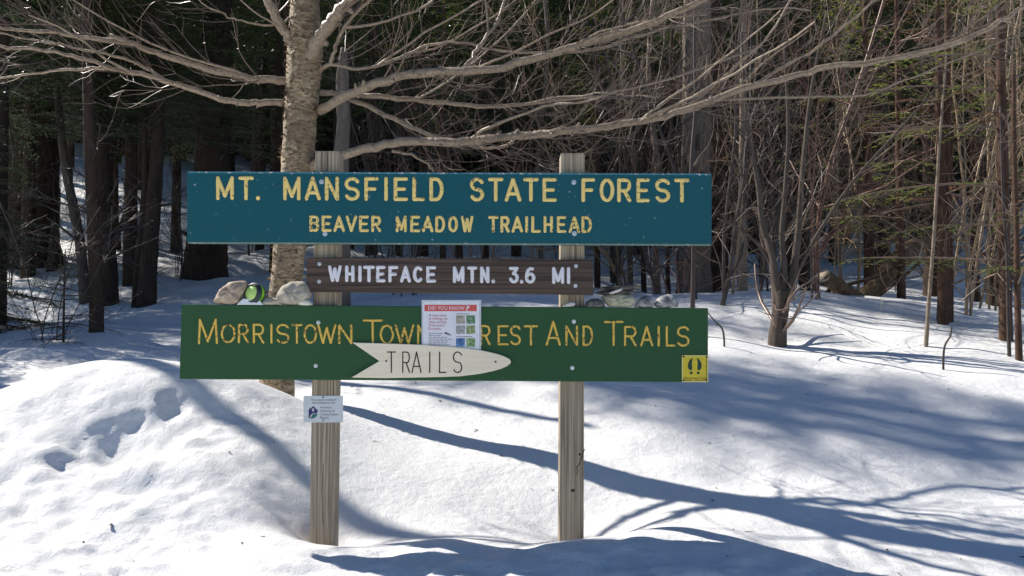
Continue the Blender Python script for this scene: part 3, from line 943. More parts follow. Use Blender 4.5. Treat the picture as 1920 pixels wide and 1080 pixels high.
stone('stone', [(1226, 571), (1230, 562), (1240, 554.5), (1252, 552), (1263, 557), (1271, 567), (1269, 575.5), (1255, 577), (1236, 576.5)], 0.075, MAT['rockmix'], 'faceted grey rock at the right end of the row', 12)
for i, (u, w) in enumerate(((1191, 2.2), (1222, 4), (524, 6))):
    v = GREEN_TOP(u)
    stone('stone', [(u - w, v), (u - w * .4, v - 2.4), (u + w * .6, v - 2.2), (u + w, v), (u, v + .2)], 0.012, MAT['quartz'],
          ('tiny white chip beside greenish stone', 'tiny white chip below the banded rock', 'tiny white chip beside the pale grey boulder')[i], 20 + i, yc=YB + 0.012)

# lime green round object with dark rims
cb = P(477, 549, YMID)
ball = thing('green_ball', 'round lime green plastic object with dark rims between two rocks', 'ball', (cb.x, YMID, P(477, 571.5, YMID).z))


def shell(center, axis, rx, prof, mat, name, parent, n=24):
    """surface of revolution round axis; prof = list of (offset along axis, radius)"""
    ax = Vector(axis).normalized(); q = ax.to_track_quat('Z', 'Y')
    m = MB(); V = []
    for off, r in prof:
        for k in range(n):
            a = 2 * math.pi * k / n
            V.append(center + q @ Vector((r * math.cos(a), r * math.sin(a), off)))
    K = len(prof)
    F = [(i * n + k, i * n + (k + 1) % n, (i + 1) * n + (k + 1) % n, (i + 1) * n + k) for i in range(K - 1) for k in range(n)]
    m.add([tuple(v) for v in V], [np.array(F)])
    return child_empty_free(m, name, mat, parent)


rb = 0.0385
axb = (-0.42, -0.86, 0.16)
cb = P(477, 551, YMID)
shell(cb, axb, rb, [(-rb * .98, .001), (-rb * .9, rb * .42), (-rb * .6, rb * .8), (-rb * .2, rb * .98), (0, rb), (rb * .12, rb * .99)], MAT['lime'], 'green_shell', ball)
shell(cb, axb, rb, [(rb * .10, rb * 1.0), (rb * .12, rb * 1.05), (rb * .2, rb * 1.04), (rb * .24, rb * .95), (rb * .42, rb * .88), (rb * .5, rb * .85), (rb * .52, rb * .76), (rb * .3, rb * .74)], MAT['rubber'], 'dark_rim', ball)
shell(cb, axb, rb, [(rb * .38, rb * .75), (rb * .5, rb * .62), (rb * .58, rb * .35), (rb * .6, .0008)], MAT['limepale'], 'pale_lens', ball)
shell(cb, axb, rb, [(-rb * .48, rb * .90), (-rb * .46, rb * .93), (-rb * .36, rb * .97), (-rb * .34, rb * .94)], MAT['rubber'], 'dark_rim', ball)
m = MB()
a = [P(444, 571.6, YMID - .012), P(496, 571.6, YMID - .012), P(484, 560, YMID - .012), P(456, 560, YMID - .012)]
V = [(p.x, YMID - .02, p.z) for p in a] + [(p.x, YMID + .022, p.z) for p in a]
m.add(V, [np.array([(0, 1, 2, 3), (7, 6, 5, 4), (0, 4, 5, 1), (1, 5, 6, 2), (2, 6, 7, 3), (3, 7, 4, 0)])])
part('ice_base', bevel_mesh(m.mesh('ice_base', False), 0.003), MAT['ice'], ball)

# ------------------------------------------------------------------ trees
def spline(ctrl, n):
    """Catmull-Rom through the control points"""
    c = np.asarray([tuple(p) for p in ctrl], float)
    c = np.vstack([2 * c[0] - c[1], c, 2 * c[-1] - c[-2]])
    out = []
    m = len(c) - 3
    for i in range(n):
        s = i / (n - 1) * m; k = min(int(s), m - 1); t = s - k
        a, b, d, e = c[k:k + 4]
        out.append(0.5 * ((2 * b) + (d - a) * t + (2 * a - 5 * b + 4 * d - e) * t * t + (3 * b - a - 3 * d + e) * t ** 3))
    return np.array(out)


def whip(mb, p, d, L, r, rng, n=6, up=0.25, wob=0.12, sides=4, tip=0.35):
    """one thin curving branch, returns its points"""
    p = np.array(p, float); d = np.array(d, float); d /= np.linalg.norm(d)
    pts = [p.copy()]
    for i in range(n):
        d = d + rng.normal(0, wob, 3) + np.array([0, 0, up / n])
        d /= np.linalg.norm(d)
        p = p + d * L / n
        pts.append(p.copy())
    pts = np.array(pts)
    mb.tube(pts, np.linspace(r, r * tip, n + 1), sides, False)
    return pts


def side_dir(t, rng, ang):
    t = t / np.linalg.norm(t)
    a = rng.normal(0, 1, 3); a -= t * a.dot(t); a /= np.linalg.norm(a)
    return t * math.cos(ang) + a * math.sin(ang)


def ramify(mb, pts, r0, rng, count, Lr, levels, up=0.25, rmin=0.0022, start=0.15, ang=(0.4, 0.9), sides=4):
    """side twigs along a branch"""
    n = len(pts)
    for _ in range(count):
        s = rng.uniform(start, 0.98); k = min(int(s * (n - 1)), n - 2); f = s * (n - 1) - k
        p = pts[k] * (1 - f) + pts[k + 1] * f; t = pts[k + 1] - pts[k]
        d = side_dir(t, rng, rng.uniform(*ang))
        L = rng.uniform(0.5, 1.0) * Lr * (1.15 - 0.6 * s); r = max(r0 * (1 - 0.6 * s) * 0.5, rmin)
        w = whip(mb, p, d, L, r, rng, 5, up, 0.13, sides if r > 0.005 else 3)
        if levels > 1:
            ramify(mb, w, r, rng, max(2, int(count * 0.35)), Lr * 0.5, levels - 1, up, rmin, 0.2, ang, 3)


def trunk_mesh(path, radii, sides=12, nseg=30, bumpy=0.05, seed=0, flare=0.0):
    m = MB()
    pts = spline(path, nseg)
    rad = np.interp(np.linspace(0, 1, nseg), np.linspace(0, 1, len(radii)), radii)
    m.tube(pts, rad, sides, True)
    V = m.v[0]
    rg = np.random.RandomState(seed)
    ax = np.repeat(pts, sides, axis=0)
    body = V[:nseg * sides]
    off = body - ax
    ang = np.tile(np.arange(sides) / sides * 2 * math.pi, nseg); hh = np.repeat(np.linspace(0, 1, nseg), sides)
    f = 1 + bumpy * (fbm(np.cos(ang) * 2.1 + seed, hh * nseg * .33 + np.sin(ang) * 2.1, 3, seed))
    if flare: f = f + flare * np.exp(-hh * nseg * 0.35) * (1 + 0.45 * np.cos(ang * 3 + seed))
    V[:nseg * sides] = ax + off * f[:, None]
    return m


# ---- the yellow birch behind the left post
YT = 4.7
b0 = P(517, 748, YT); b0.z = gz(b0.x, YT) - 0.25
birch = thing('yellow_birch', 'yellow birch with peeling golden bark rising behind the left post', 'tree', (b0.x, YT, gz(b0.x, YT)))
trunk_path = [b0] + [P(u, v, YT) for u, v in ((520, 700), (535, 540), (548, 420), (558, 300), (567, 180), (571, 100), (572, 0))] + [P(574, -260, YT + .1), P(566, -700, YT), P(580, -1200, YT + .2)]
px = YT / FPX
tr = trunk_mesh(trunk_path, [34 * px, 31 * px, 29 * px, 29 * px, 30 * px, 31 * px, 33 * px, 27 * px, 22 * px, 15 * px, 7 * px], 22, 120, 0.045, 3, 0.06)
child_empty_free(tr, 'trunk', MAT['birch'], birch)
# curls of loose bark
m = MB(); rg = np.random.RandomState(5)
tp = spline(trunk_path, 200); trad = np.interp(np.linspace(0, 1, 200), np.linspace(0, 1, 11), np.array([34, 31, 29, 29, 30, 31, 33, 27, 22, 15, 7]) * px)
for _ in range(620):
    k = rg.randint(4, 150); a = rg.choice([rg.uniform(0, 2 * math.pi), rg.normal(3.5, .5)])
    p = tp[k]; r = trad[k] * rg.uniform(0.99, 1.02)
    W = rg.uniform(0.01, 0.05) / trad[k] ; H = rg.uniform(0.003, 0.02); lift = rg.uniform(0.003, 0.02)
    z = p[2] + rg.uniform(-.03, .03)
    V = []
    for i in range(4):
        aa = a + W * i / 3; rr = r + lift * (i / 3) ** 2
        V.append((p[0] + rr * math.cos(aa), p[1] + rr * math.sin(aa), z - H / 2 * (1 - .3 * i / 3) + rg.uniform(-.002, .002)))
        V.append((p[0] + rr * math.cos(aa), p[1] + rr * math.sin(aa), z + H / 2 * (1 - .5 * i / 3) + rg.uniform(-.002, .002)))
    m.add(V, [np.array([(2 * i, 2 * i + 2, 2 * i + 3, 2 * i + 1) for i in range(3)])])
o = child_empty_free(m, 'bark_curls', MAT['birch'], birch); o['kind'] = 'stuff'

LIMBS = [  # (pixel path with depth offset, start px width, end px width)
    ([(598, 208, 0), (635, 188, -.15), (690, 162, -.3), (740, 145, -.4), (830, 133, -.5), (930, 127, -.6), (1040, 99, -.7), (1120, 72, -.8), (1200, 50, -.9), (1290, 14, -1.0), (1400, -40, -1.1)], 19, 9),
    ([(590, 173, .05), (640, 176, 0), (700, 179, -.1), (760, 186, -.1), (840, 195, 0), (930, 200, .1), (1000, 194, .1), (1100, 181, .2), (1250, 150, .3), (1420, 90, .4)], 12, 4),
    ([(645, 180, -.02), (690, 200, -.1), (760, 234, -.2), (840, 263, -.3), (900, 277, -.4)], 11, 6),
    ([(575, 318, .0), (610, 300, -.1), (645, 291, -.2), (700, 276, -.3), (760, 265, -.4), (850, 266, -.5), (930, 258, -.6), (1000, 253, -.7), (1070, 244, -.8), (1130, 238, -.8), (1220, 224, -.9), (1300, 201, -1), (1400, 166, -1.1), (1480, 146, -1.15), (1560, 125, -1.2), (1660, 112, -1.3), (1760, 90, -1.35), (1850, 55, -1.4), (1920, 12, -1.4), (1990, -40, -1.5)], 18, 6),
    ([(570, 100, 0), (548, 80, -.05), (530, 52, -.1), (512, 18, -.15), (496, -20, -.2), (470, -120, -.3), (430, -300, -.4)], 22, 11),
    ([(578, 112, -.05), (592, 84, -.15), (614, 50, -.25), (642, 15, -.3), (672, -25, -.4), (760, -130, -.6), (860, -290, -.7)], 30, 12),
    ([(588, 136, 0), (606, 128, -.1), (620, 118, -.15), (628, 92, -.2), (645, 52, -.25), (690, 4, -.3), (740, -40, -.3)], 9, 5),
    ([(620, 120, -.15), (650, 127, -.15), (690, 127, -.2), (750, 110, -.2), (800, 86, -.2), (870, 80, -.3), (940, 95, -.3), (1010, 98, -.4), (1120, 80, -.4), (1250, 40, -.5)], 7, 3),
    ([(540, 152, 0), (505, 150, -.05), (470, 149, -.1), (400, 131, -.2), (320, 108, -.3), (260, 85, -.4), (205, 66, -.45)], 16, 8),
    ([(250, 82, -.4), (170, 72, -.45), (100, 62, -.5), (0, 54, -.6), (-120, 40, -.7)], 9, 4),
    ([(535, 193, 0), (495, 192, -.05), (450, 193, -.1), (400, 181, -.15), (330, 157, -.25), (270, 141, -.3), (210, 128, -.35), (150, 108, -.4), (80, 94, -.45), (0, 85, -.5), (-120, 60, -.6)], 13, 5),
    ([(312, 152, -.25), (270, 125, -.2), (215, 104, -.2), (120, 86, -.2), (0, 62, -.2), (-100, 40, -.2)], 7, 3),
    ([(205, 129, -.35), (130, 130, -.4), (60, 139, -.4), (0, 148, -.45), (-80, 150, -.5)], 6, 3),
    ([(872, 126, -.5), (890, 100, -.45), (905, 78, -.45), (930, 45, -.4), (945, 5, -.35), (960, -50, -.3)], 8, 4),
    ([(900, 277, -.45), (945, 275, -.5), (975, 255, -.55), (1010, 245, -.6)], 6, 4),
    ([(560, 20, 0), (525, 45, -.1), (470, 44, -.2), (430, 32, -.3), (385, 8, -.4), (340, -30, -.5)], 5, 2.5),
    ([(735, 283, -.35), (770, 290, -.3), (800, 308, -.25), (815, 322, -.2)], 6, 3),
    ([(1200, 228, -.9), (1290, 196, -.8), (1400, 185, -.8), (1520, 182, -.7), (1620, 176, -.7), (1700, 150, -.7), (1800, 110, -.7), (1920, 60, -.7)], 6, 3),
    ([(1400, 166, -1.1), (1480, 120, -1.0), (1560, 70, -1), (1640, 0, -1), (1680, -40, -1)], 6, 3),
    ([(1040, 99, -.7), (1120, 92, -.6), (1220, 60, -.6), (1320, 40, -.5), (1440, 15, -.5), (1520, 20, -.4)], 6, 3),
    ([(1660, 112, -1.3), (1740, 100, -1.2), (1830, 40, -1.2), (1900, -10, -1.2)], 5, 3),
    # limbs above the frame, which throw the shadows on the right
    ([(574, -250, .05), (680, -380, -.3), (830, -470, -.8), (1000, -600, -1.2), (1150, -800, -1.5)], 16, 5),
    ([(572, -380, .1), (480, -500, .2), (340, -560, .4), (220, -700, .5)], 14, 5),
    ([(568, -560, .1), (700, -700, .6), (820, -900, 1.0)], 13, 5),
    ([(566, -200, .1), (470, -300, .6), (380, -350, 1.1), (260, -420, 1.5)], 13, 5),
]
tw = MB(); rg = np.random.RandomState(9)
Ltot0 = lambda p: np.linalg.norm(np.diff(p, axis=0), axis=1).sum()
for path, w0, w1 in LIMBS:
    c = [P(u, v, YT + 0.7 * d) for u, v, d in path]
    n = max(8, len(path) * 4)
    pts = spline(c, n)
    pts[2:-1] += rg.normal(0, 0.0035, (n - 3, 3))
    rad = np.linspace(w0, w1, n) / 2 * px
    rad = rad * (1 + 0.07 * np.sin(np.arange(n) * 1.7 + w0)) 
    lm = MB(); lm.tube(pts, rad, 10 if w0 > 8 else 6, True)
    for _ in range(int(Ltot0(pts) * 5)):
        k = rg.randint(1, n - 1); d = side_dir(pts[k] - pts[k - 1], rg, rg.uniform(.7, 1.3))
        lm.tube([pts[k], pts[k] + d * rad[k] * rg.uniform(1.2, 2.2)], [rad[k] * .7, rad[k] * rg.uniform(.15, .4)], 6)
    child_empty_free(lm, 'limb', MAT['birchlimb'], birch)
    Ltot = np.linalg.norm(np.diff(pts, axis=0), axis=1).sum()
    ramify(tw, pts, w1 / 2 * px, rg, int(4 + Ltot * 6.5), 0.6, 2, 0.35, 0.0019, 0.22, (0.35, 0.8))
rb2 = np.random.RandomState(23)
for li, cnt in ((0, 2), (1, 2), (3, 5), (4, 2), (5, 3), (6, 1), (7, 2), (8, 1), (10, 1), (13, 1)):
    path = LIMBS[li][0]
    pts = spline([P(u, v, YT + 0.7 * d) for u, v, d in path], 40)
    for _ in range(cnt):
        k = rb2.randint(6, 32)
        d = side_dir(pts[k + 1] - pts[k], rb2, rb2.uniform(.45, .9)); d[2] = abs(d[2]) * .6 + .05
        m = MB(); r = rb2.uniform(.0055, .009)
        w = whip(m, pts[k], d, rb2.uniform(.6, 1.3), r, rb2, 9, rb2.uniform(-.1, .5), .12, 6, .45)
        child_empty_free(m, 'branch', MAT['birchlimb'], birch)
        ramify(tw, w, r * .6, rb2, 6, .5, 1, .3, .0024, .2, (.4, .9))
child_empty_free(tw, 'crown', MAT['twig'], birch)['kind'] = 'stuff'


# ---- conifers with needle sprays
def needle_quads(base, d, nrm, L, W):
    """diamond leaflets: base (n,3), direction (n,3), plane normal (n,3)"""
    s = np.cross(d, nrm); s /= (np.linalg.norm(s, axis=1)[:, None] + 1e-9)
    mid = base + d * (L * 0.45)[:, None]; tip = base + d * L[:, None]
    V = np.stack([base, mid + s * W[:, None], tip, mid - s * W[:, None]], 1).reshape(-1, 3)
    k = np.arange(len(base)) * 4
    return V, np.stack([k, k + 1, k + 2, k + 3], 1)


def spray(br, nd, p, d, L, rng, r=0.006, droop=0.35, step=0.085, leaf=0.055, lw=0.0075, fill=1.0):
    """one flat drooping conifer branch: wood into br, needles into nd (lists)"""
    n = 7
    d = np.array(d, float); d /= np.linalg.norm(d)
    pts = [np.array(p, float)]
    for i in range(n):
        d = d + np.array([0, 0, -droop / n]) + rng.normal(0, 0.05, 3); d /= np.linalg.norm(d)
        pts.append(pts[-1] + d * L / n)
    pts = np.array(pts)
    br.tube(pts, np.linspace(r, r * .3, n + 1), 4, False)
    s = rng.uniform(0.12, 0.2) * L
    while s < L:
        k = min(int(s / L * n), n - 1); f = s / L * n - k
        q = pts[k] * (1 - f) + pts[k + 1] * f; t = pts[k + 1] - pts[k]; t /= np.linalg.norm(t)
        side = np.cross(t, [0, 0, 1.0]); side /= (np.linalg.norm(side) + 1e-9)
        upn = np.cross(side, t)
        for sg in (-1, 1):
            if rng.uniform() > fill: continue
            l = (0.34 * L * (1.0 - 0.75 * s / L) + 0.05) * rng.uniform(0.6, 1.15)
            bd = t * 0.68 + sg * side * 0.72 + np.array([0, 0, rng.uniform(-.28, .05)]); bd /= np.linalg.norm(bd)
            m = max(2, int(l / (leaf * 0.55)))
            u = np.linspace(0.08, 1.0, m)
            base = q + np.outer(u * l, bd) + np.outer(u ** 2 * l * -0.12, [0, 0, 1.0])
            ps = np.cross(bd, upn); ps /= (np.linalg.norm(ps) + 1e-9)
            for g in (-1, 1):
                dd = bd * 0.62 + g * ps * 0.75 + rng.normal(0, 0.14, (m, 3)); dd /= np.linalg.norm(dd, axis=1)[:, None]
                nn = upn + rng.normal(0, 0.35, (m, 3))
                nd.append((base, dd, nn, leaf * rng.uniform(0.7, 1.25, m) * (1.05 - 0.35 * u), np.full(m, lw)))
        s += step * rng.uniform(0.7, 1.3)


def conifer(h, seed, base=0.08, width=0.2, whorl=0.26, nb=4, r0=0.012, leaf=0.06, lw=0.008, fill=1.0, droop=0.4, lean=0.0):
    rng = np.random.RandomState(seed)
    br = MB(); nd = []
    tp = [(0, 0, -0.4), (lean * h * .2, 0, h * .3), (lean * h * .5, 0, h * .6), (lean * h, 0, h)]
    tm = trunk_mesh(tp, [r0 * h * 1.15, r0 * h, r0 * h * .65, 0.012], 9, 16, 0.06, seed, 0.25)
    tpts = spline(tp, 60)
    z = base * h
    while z < h * 0.985:
        k = min(int((z + .4) / (h + .4) * 59), 58)
        c = tpts[k].copy(); c[2] = z
        prof = (1 - z / h) ** 0.75
        a0 = rng.uniform(0, 6.28)
        for i in range(nb):
            a = a0 + i * 6.283 / nb + rng.uniform(-.5, .5)
            L = max(0.18, (width * h * prof + 0.12) * rng.uniform(0.55, 1.12))
            el = rng.uniform(-0.15, 0.25) + 0.35 * (z / h)
            spray(br, nd, c + np.array([0, 0, rng.uniform(-.08, .08)]), (math.cos(a) * math.cos(el), math.sin(a) * math.cos(el), math.sin(el)), L, rng,
                  0.005 + 0.006 * L, droop, 0.10 + 0.018 * L, leaf, lw, fill)
        z += whorl * rng.uniform(0.75, 1.25)
    A = [np.concatenate([x[i] for x in nd]) for i in range(5)]
    V, F = needle_quads(*A)
    fm = MB(); fm.add(V, [F])
    return tm.mesh('trunk'), br.mesh('boughs'), fm.mesh('crown', False)


def put_tree(name, meshes, mats, loc, rz, sc, label, cat='tree', group=None, names=('trunk', 'boughs', 'crown')):
    o = thing(name, label, cat, loc, group, rz)
    o.scale = (sc[0], sc[0], sc[1])
    for me, mt, nm in zip(meshes, mats, names):
        if me is None: continue
        c = bpy.data.objects.new(nm, me); C.objects.link(c); c.parent = o
        if not me.materials: me.materials.append(mt)
        if mt is not None:
            c.material_slots[0].link = 'OBJECT'; c.material_slots[0].material = mt
        if nm != 'trunk': c['kind'] = 'stuff'
    return o


CON = [conifer(7.5, 101, 0.16, 0.22, 0.25, 5, 0.010, 0.075, 0.012), conifer(9.5, 102, 0.20, 0.18, 0.28, 5, 0.010, 0.08, 0.013),
       conifer(6.5, 103, 0.15, 0.24, 0.24, 5, 0.010, 0.075, 0.012), conifer(8.5, 104, 0.20, 0.21, 0.28, 5, 0.011, 0.08, 0.013, 0.9, 0.55, 0.02),
       conifer(5.4, 105, 0.42, 0.33, 0.17, 5, 0.012, 0.065, 0.010, 1.0, 0.35), conifer(6.2, 106, 0.44, 0.28, 0.18, 5, 0.011, 0.065, 0.010, 0.95, 0.45, -0.02),
       conifer(8.0, 107, 0.02, 0.26, 0.26, 6, 0.010, 0.09, 0.016)]
CONH = [7.5, 9.5, 6.5, 8.5, 5.4, 6.2, 8.0]
SUNX, SUNY = -math.sin(SUN_AZ), math.cos(SUN_AZ)
TANEL = math.tan(SUN_EL)


def sun_cap(x, y):
    """height above which a crown would shade the glade round the sign or the thicket on the right (None: no limit)"""
    n = x * SUNY - y * SUNX            # offset across the sun direction
    t = x * SUNX + y * SUNY            # distance towards the sun
    if n < 3.65: return 0.45 + max(t - 3.9, 0.3) * TANEL
    if n < 5.2: return None
    if n > 12.5 or rgF.random() < 0.3: return None
    yf = (n - 3.6 * SUNY) / -SUNX
    return 1.6 + max(t - (3.6 * SUNX + yf * SUNY), 1.0) * TANEL + 0.06 * y


rgF = random.Random(77)
placed = []


def far_enough(x, y, d):
    return all((x - a) ** 2 + (y - b) ** 2 > d * d for a, b in placed)


def evergreen(x, y, i, s, w):
    placed.append((x, y))
    u = 960 + x / y * FPX
    side = 'left of the yellow birch' if u < 540 else ('behind the signs' if u < 1340 else 'right of the signs')
    depth = 'nearer' if y < 23 else ('middle distance' if y < 36 else 'farthest')
    if u < -20: lab, grp = 'dark evergreen of the wood beyond the left edge', 'evergreens beyond the left edge'
    else: lab, grp = '%s dark evergreen on the wooded slope %s' % (depth, side), '%s evergreens %s' % (depth, side)
    put_tree('evergreen_tree', CON[i], (MAT['hemlock'], MAT['twigdark'], MAT['needle']), (x, y, gz(x, y)), rgF.uniform(0, 6.28), (w, s), lab, group=grp)


rows = [(10.5, 13.5, 15, 1.2), (13.5, 17, 24, 1.4), (17, 22, 36, 1.5), (22, 28, 46, 1.5), (28, 36, 50, 1.7), (36, 46, 50, 2.0), (46, 62, 58, 2.4)]
for y0, y1, cnt, dmin in rows:
    tries = 0; k = 0
    while k < cnt and tries < 2500:
        tries += 1
        y = rgF.uniform(y0, y1); hw = 0.64 * y + 1.0
        x = rgF.uniform(-hw, hw)
        u = 960 + x / y * FPX
        if not far_enough(x, y, dmin): continue
        if u > 1380 and y < 13.5: continue                       # snow hollow behind the log
        if y < 13 and 560 < u: continue
        z = gz(x, y)
        cap = sun_cap(x, y)
        near = y < 23
        i = 4 + rgF.randrange(2) if near else (rgF.randrange(4) if y < 34 else 6)
        s = rgF.uniform(0.9, 1.5) * (1 + 0.012 * (y - 13))
        if near: s = min(s, 1.35)
        if near and u < 560 and rgF.random() < 0.8 and y > 13.5: continue
        nn = x * SUNY - y * SUNX; tt = x * SUNX + y * SUNY
        if 7.6 < nn < 12.2 and 13.0 < tt < 34 and rgF.random() < 0.8: continue
        if cap is not None:
            hmax = (cap - z) * 0.98
            if hmax < 3.2: continue
            s = min(s, hmax / CONH[i])
        k += 1
        evergreen(x, y, i, s, max(s, 0.7) * rgF.uniform(.9, 1.15))
# the wood goes on beyond the left edge of the photo; unseen trees added here to throw shade across the snow
SHADE = ((4.75, 9.0, 1, 1.25, .75), (5.1, 11.2, 3, 1.5, .8), (4.5, 13.5, 1, 1.8, .75), (5.0, 16.0, 1, 2.1, .9), (3.3, 8.2, 6, .36, .55), (3.85, 7.9, 6, .34, .5), (2.6, 7.5, 6, .28, .5))
for n, t, i, s, w in SHADE:
    evergreen(n * SUNY + t * SUNX, -n * SUNX + t * SUNY, i, s, w)

# ---- named trunks of the left grove and the right edge
def traced_tree(name, label, pts, widths, Y, mat, twigs=0, twmat='twigdark', extra=None, Lr=0.8, cat='tree', sides=10, seed=1, flare=0.12, up=0.1, levels=2, group=None, foliage=None):
    """trunk(s) along pixel paths at distance Y; every path is (u, v[, dy])"""
    base = P(pts[0][0], pts[0][1], Y)
    gx, gy = base.x, Y
    z = gz(gx, gy)
    t = thing(name, label, cat, (gx, gy, z), group)
    rng = np.random.RandomState(seed)
    path = [P(p[0], p[1], Y + (p[2] if len(p) > 2 else 0)) for p in pts]
    path[0].z = z - 0.15
    pxx = Y / FPX / 2
    n = max(14, len(path) * 6)
    child_empty_free(trunk_mesh(path, [w * pxx for w in widths], sides, n, 0.06, seed, flare), 'trunk', MAT[mat], t)
    allp = [(spline(path, 30), widths[-1] * pxx)]
    for e, ws in (extra or []):
        pp_ = [P(p[0], p[1], Y + (p[2] if len(p) > 2 else 0)) for p in e]
        child_empty_free(trunk_mesh(pp_, [w * pxx for w in ws], 8, max(12, len(pp_) * 5), 0.05, seed + 1), 'limb', MAT[mat], t)
        allp.append((spline(pp_, 24), ws[-1] * pxx))
    if twigs:
        m = MB()
        for q, r in allp:
            ramify(m, q, max(r, .006), rng, twigs, Lr, levels, up, 0.0028, 0.18, (0.6, 1.35))
        child_empty_free(m, 'crown', MAT[twmat], t)['kind'] = 'stuff'
    if foliage:
        for me, nm, mt in ((CON[foliage[0]][1], 'boughs', 'twigdark'), (CON[foliage[0]][2], 'foliage', 'needle')):
            c = new_obj(nm, me, t); c.scale = (foliage[1], foliage[1], foliage[2]); c.rotation_euler = (0, 0, foliage[3]); c['kind'] = 'stuff'
            if not me.materials: me.materials.append(MAT[mt])
    return t


traced_tree('hemlock_tree', 'massive dark hemlock trunk at the left edge of the photo', [(55, 505), (56, 440), (60, 330), (66, 200), (70, 60), (72, -150)], [120, 102, 96, 88, 80, 70], 13.0, 'hemlock', 10, seed=11, sides=16, foliage=(5, 1.35, .78, .4))
traced_tree('broken_stump', 'jagged broken stump against the massive left trunk', [(100, 490), (102, 440), (104, 405)], [24, 16, 3], 12.5, 'hemlock', 0, seed=12, cat='stump')
traced_tree('leaning_tree', 'thin trunk leaning left beside the reddish spruce', [(162, 530), (152, 470), (140, 400), (126, 330), (116, 260), (104, 120), (100, -60)], [20, 18, 18, 16, 14, 11, 8], 9.9, 'darkgrey', 8, seed=13, foliage=(4, .95, .84, 1.3))
traced_tree('spruce_tree', 'slim reddish spruce trunk, nearest in the left grove', [(181, 627), (181, 560), (178, 480), (174, 400), (170, 320), (166, 200), (164, 60), (160, -150)], [27, 24, 24, 23, 22, 20, 18, 13], 6.6, 'hemlock', 18, seed=14, Lr=0.7)
traced_tree('hemlock_tree', 'dark trunk directly behind the slim reddish spruce', [(206, 572), (203, 500), (197, 420), (192, 330), (190, 200), (186, 60), (184, -120)], [36, 31, 29, 27, 25, 22, 18], 9.8, 'hemlock', 10, seed=15, foliage=(5, 1.15, .74, 2.2))
traced_tree('forked_tree', 'small dark forked tree uphill in the left grove', [(219, 494), (218, 450), (216, 400), (216, 330), (214, 240), (212, 100)], [17, 15, 12, 11, 10, 8], 15.0, 'hemlock', 6, seed=16, foliage=(4, 1.2, .9, 3.0),
            extra=[([(218, 440), (232, 415), (240, 380), (242, 330), (244, 240)], [12, 13, 12, 11, 9])])
traced_tree('twin_tree', 'dark twin stemmed tree left of the broad brown trunk', [(272, 556), (278, 500), (284, 430), (290, 350), (296, 260), (300, 120), (304, -60)], [36, 31, 29, 27, 24, 20, 16], 9.6, 'hemlock', 10, seed=17, foliage=(4, 1.1, .86, .2),
            extra=[([(254, 588), (256, 540), (262, 470), (268, 400), (272, 330), (270, 200)], [18, 15, 15, 14, 12, 9])])
traced_tree('hemlock_tree', 'broad brown furrowed trunk behind left end of teal board', [(384, 537), (386, 490), (392, 420), (398, 330), (402, 200), (406, 40), (410, -160)], [92, 78, 70, 66, 60, 54, 46], 12.0, 'hemlock', 8, seed=18, sides=16, flare=0.2, foliage=(5, 1.45, .72, 5.0))
traced_tree('dead_snag', 'grey splintered snag behind the top of the left post', [(640, 560), (642, 420), (640, 300), (644, 230), (642, 140), (645, 90)], [34, 32, 30, 26, 24, 12], 8.0, 'greybark', 8, seed=19, sides=12)
traced_tree('birch_sapling', 'forked young tree on the snow right of the signs', [(1456, 640), (1460, 610), (1466, 575), (1464, 545)], [36, 30, 28, 24], 6.2, 'darkgrey', 6, 'twig', seed=21, Lr=0.9, up=0.5,
            extra=[([(1464, 556), (1454, 520), (1444, 470), (1428, 410), (1422, 350), (1400, 220), (1390, 60)], [20, 17, 15, 12, 10, 7, 4]),
                   ([(1468, 566), (1484, 530), (1492, 480), (1498, 420), (1504, 330), (1520, 180), (1550, 20)], [20, 18, 15, 12, 10, 7, 4]),
                   ([(1466, 552), (1470, 500), (1466, 440), (1472, 360), (1478, 240), (1470, 80)], [15, 13, 11, 9, 7, 4]),
                   ([(1490, 520), (1516, 470), (1545, 420), (1600, 340), (1680, 250), (1760, 160)], [9, 8, 7, 6, 5, 3]),
                   ([(1455, 520), (1430, 470), (1390, 430), (1345, 410)], [7, 6, 5, 3])])
traced_tree('young_birch', 'straight pale slender trunk right of the teal board', [(1393, 562), (1393, 480), (1392, 380), (1393, 260), (1394, 120), (1396, -80)], [18, 16, 15, 14, 13, 11], 8.6, 'palebark', 14, 'twig', seed=22, up=0.5)
traced_tree('maple_tree', 'thick grey barked trunk behind right end of teal board', [(1300, 566), (1302, 480), (1304, 380), (1306, 250), (1306, 120), (1308, -120)], [70, 60, 56, 54, 52, 48], 10.5, 'greybark', 10, seed=23, sides=16)
traced_tree('hemlock_tree', 'dark trunk just right of the thick grey trunk', [(1348, 562), (1346, 480), (1344, 380), (1342, 240), (1340, 100), (1338, -100)], [44, 38, 36, 34, 32, 28], 11.4, 'hemlock', 12, seed=24, sides=12)
traced_tree('dead_conifer', 'brown dead conifer with rusty needles at right', [(1771, 612), (1772, 540), (1772, 440), (1774, 300), (1776, 150), (1778, -60)], [24, 21, 19, 16, 14, 10], 7.0, 'redbark', 13, 'twig', seed=25, Lr=0.9, levels=1,
            extra=[([(1760, 600), (1764, 520), (1768, 420), (1768, 300), (1766, 160)], [9, 8, 7, 6, 4]), ([(1784, 606), (1784, 500), (1782, 380), (1786, 240)], [8, 7, 6, 5])])
traced_tree('sapling', 'single whip thin pale sapling left of dead conifer', [(1733, 642), (1742, 560), (1750, 460), (1756, 360), (1762, 260), (1775, 100)], [8, 7, 6, 6, 5, 3], 6.1, 'palebark', 7, 'twig', seed=26, up=0.5)
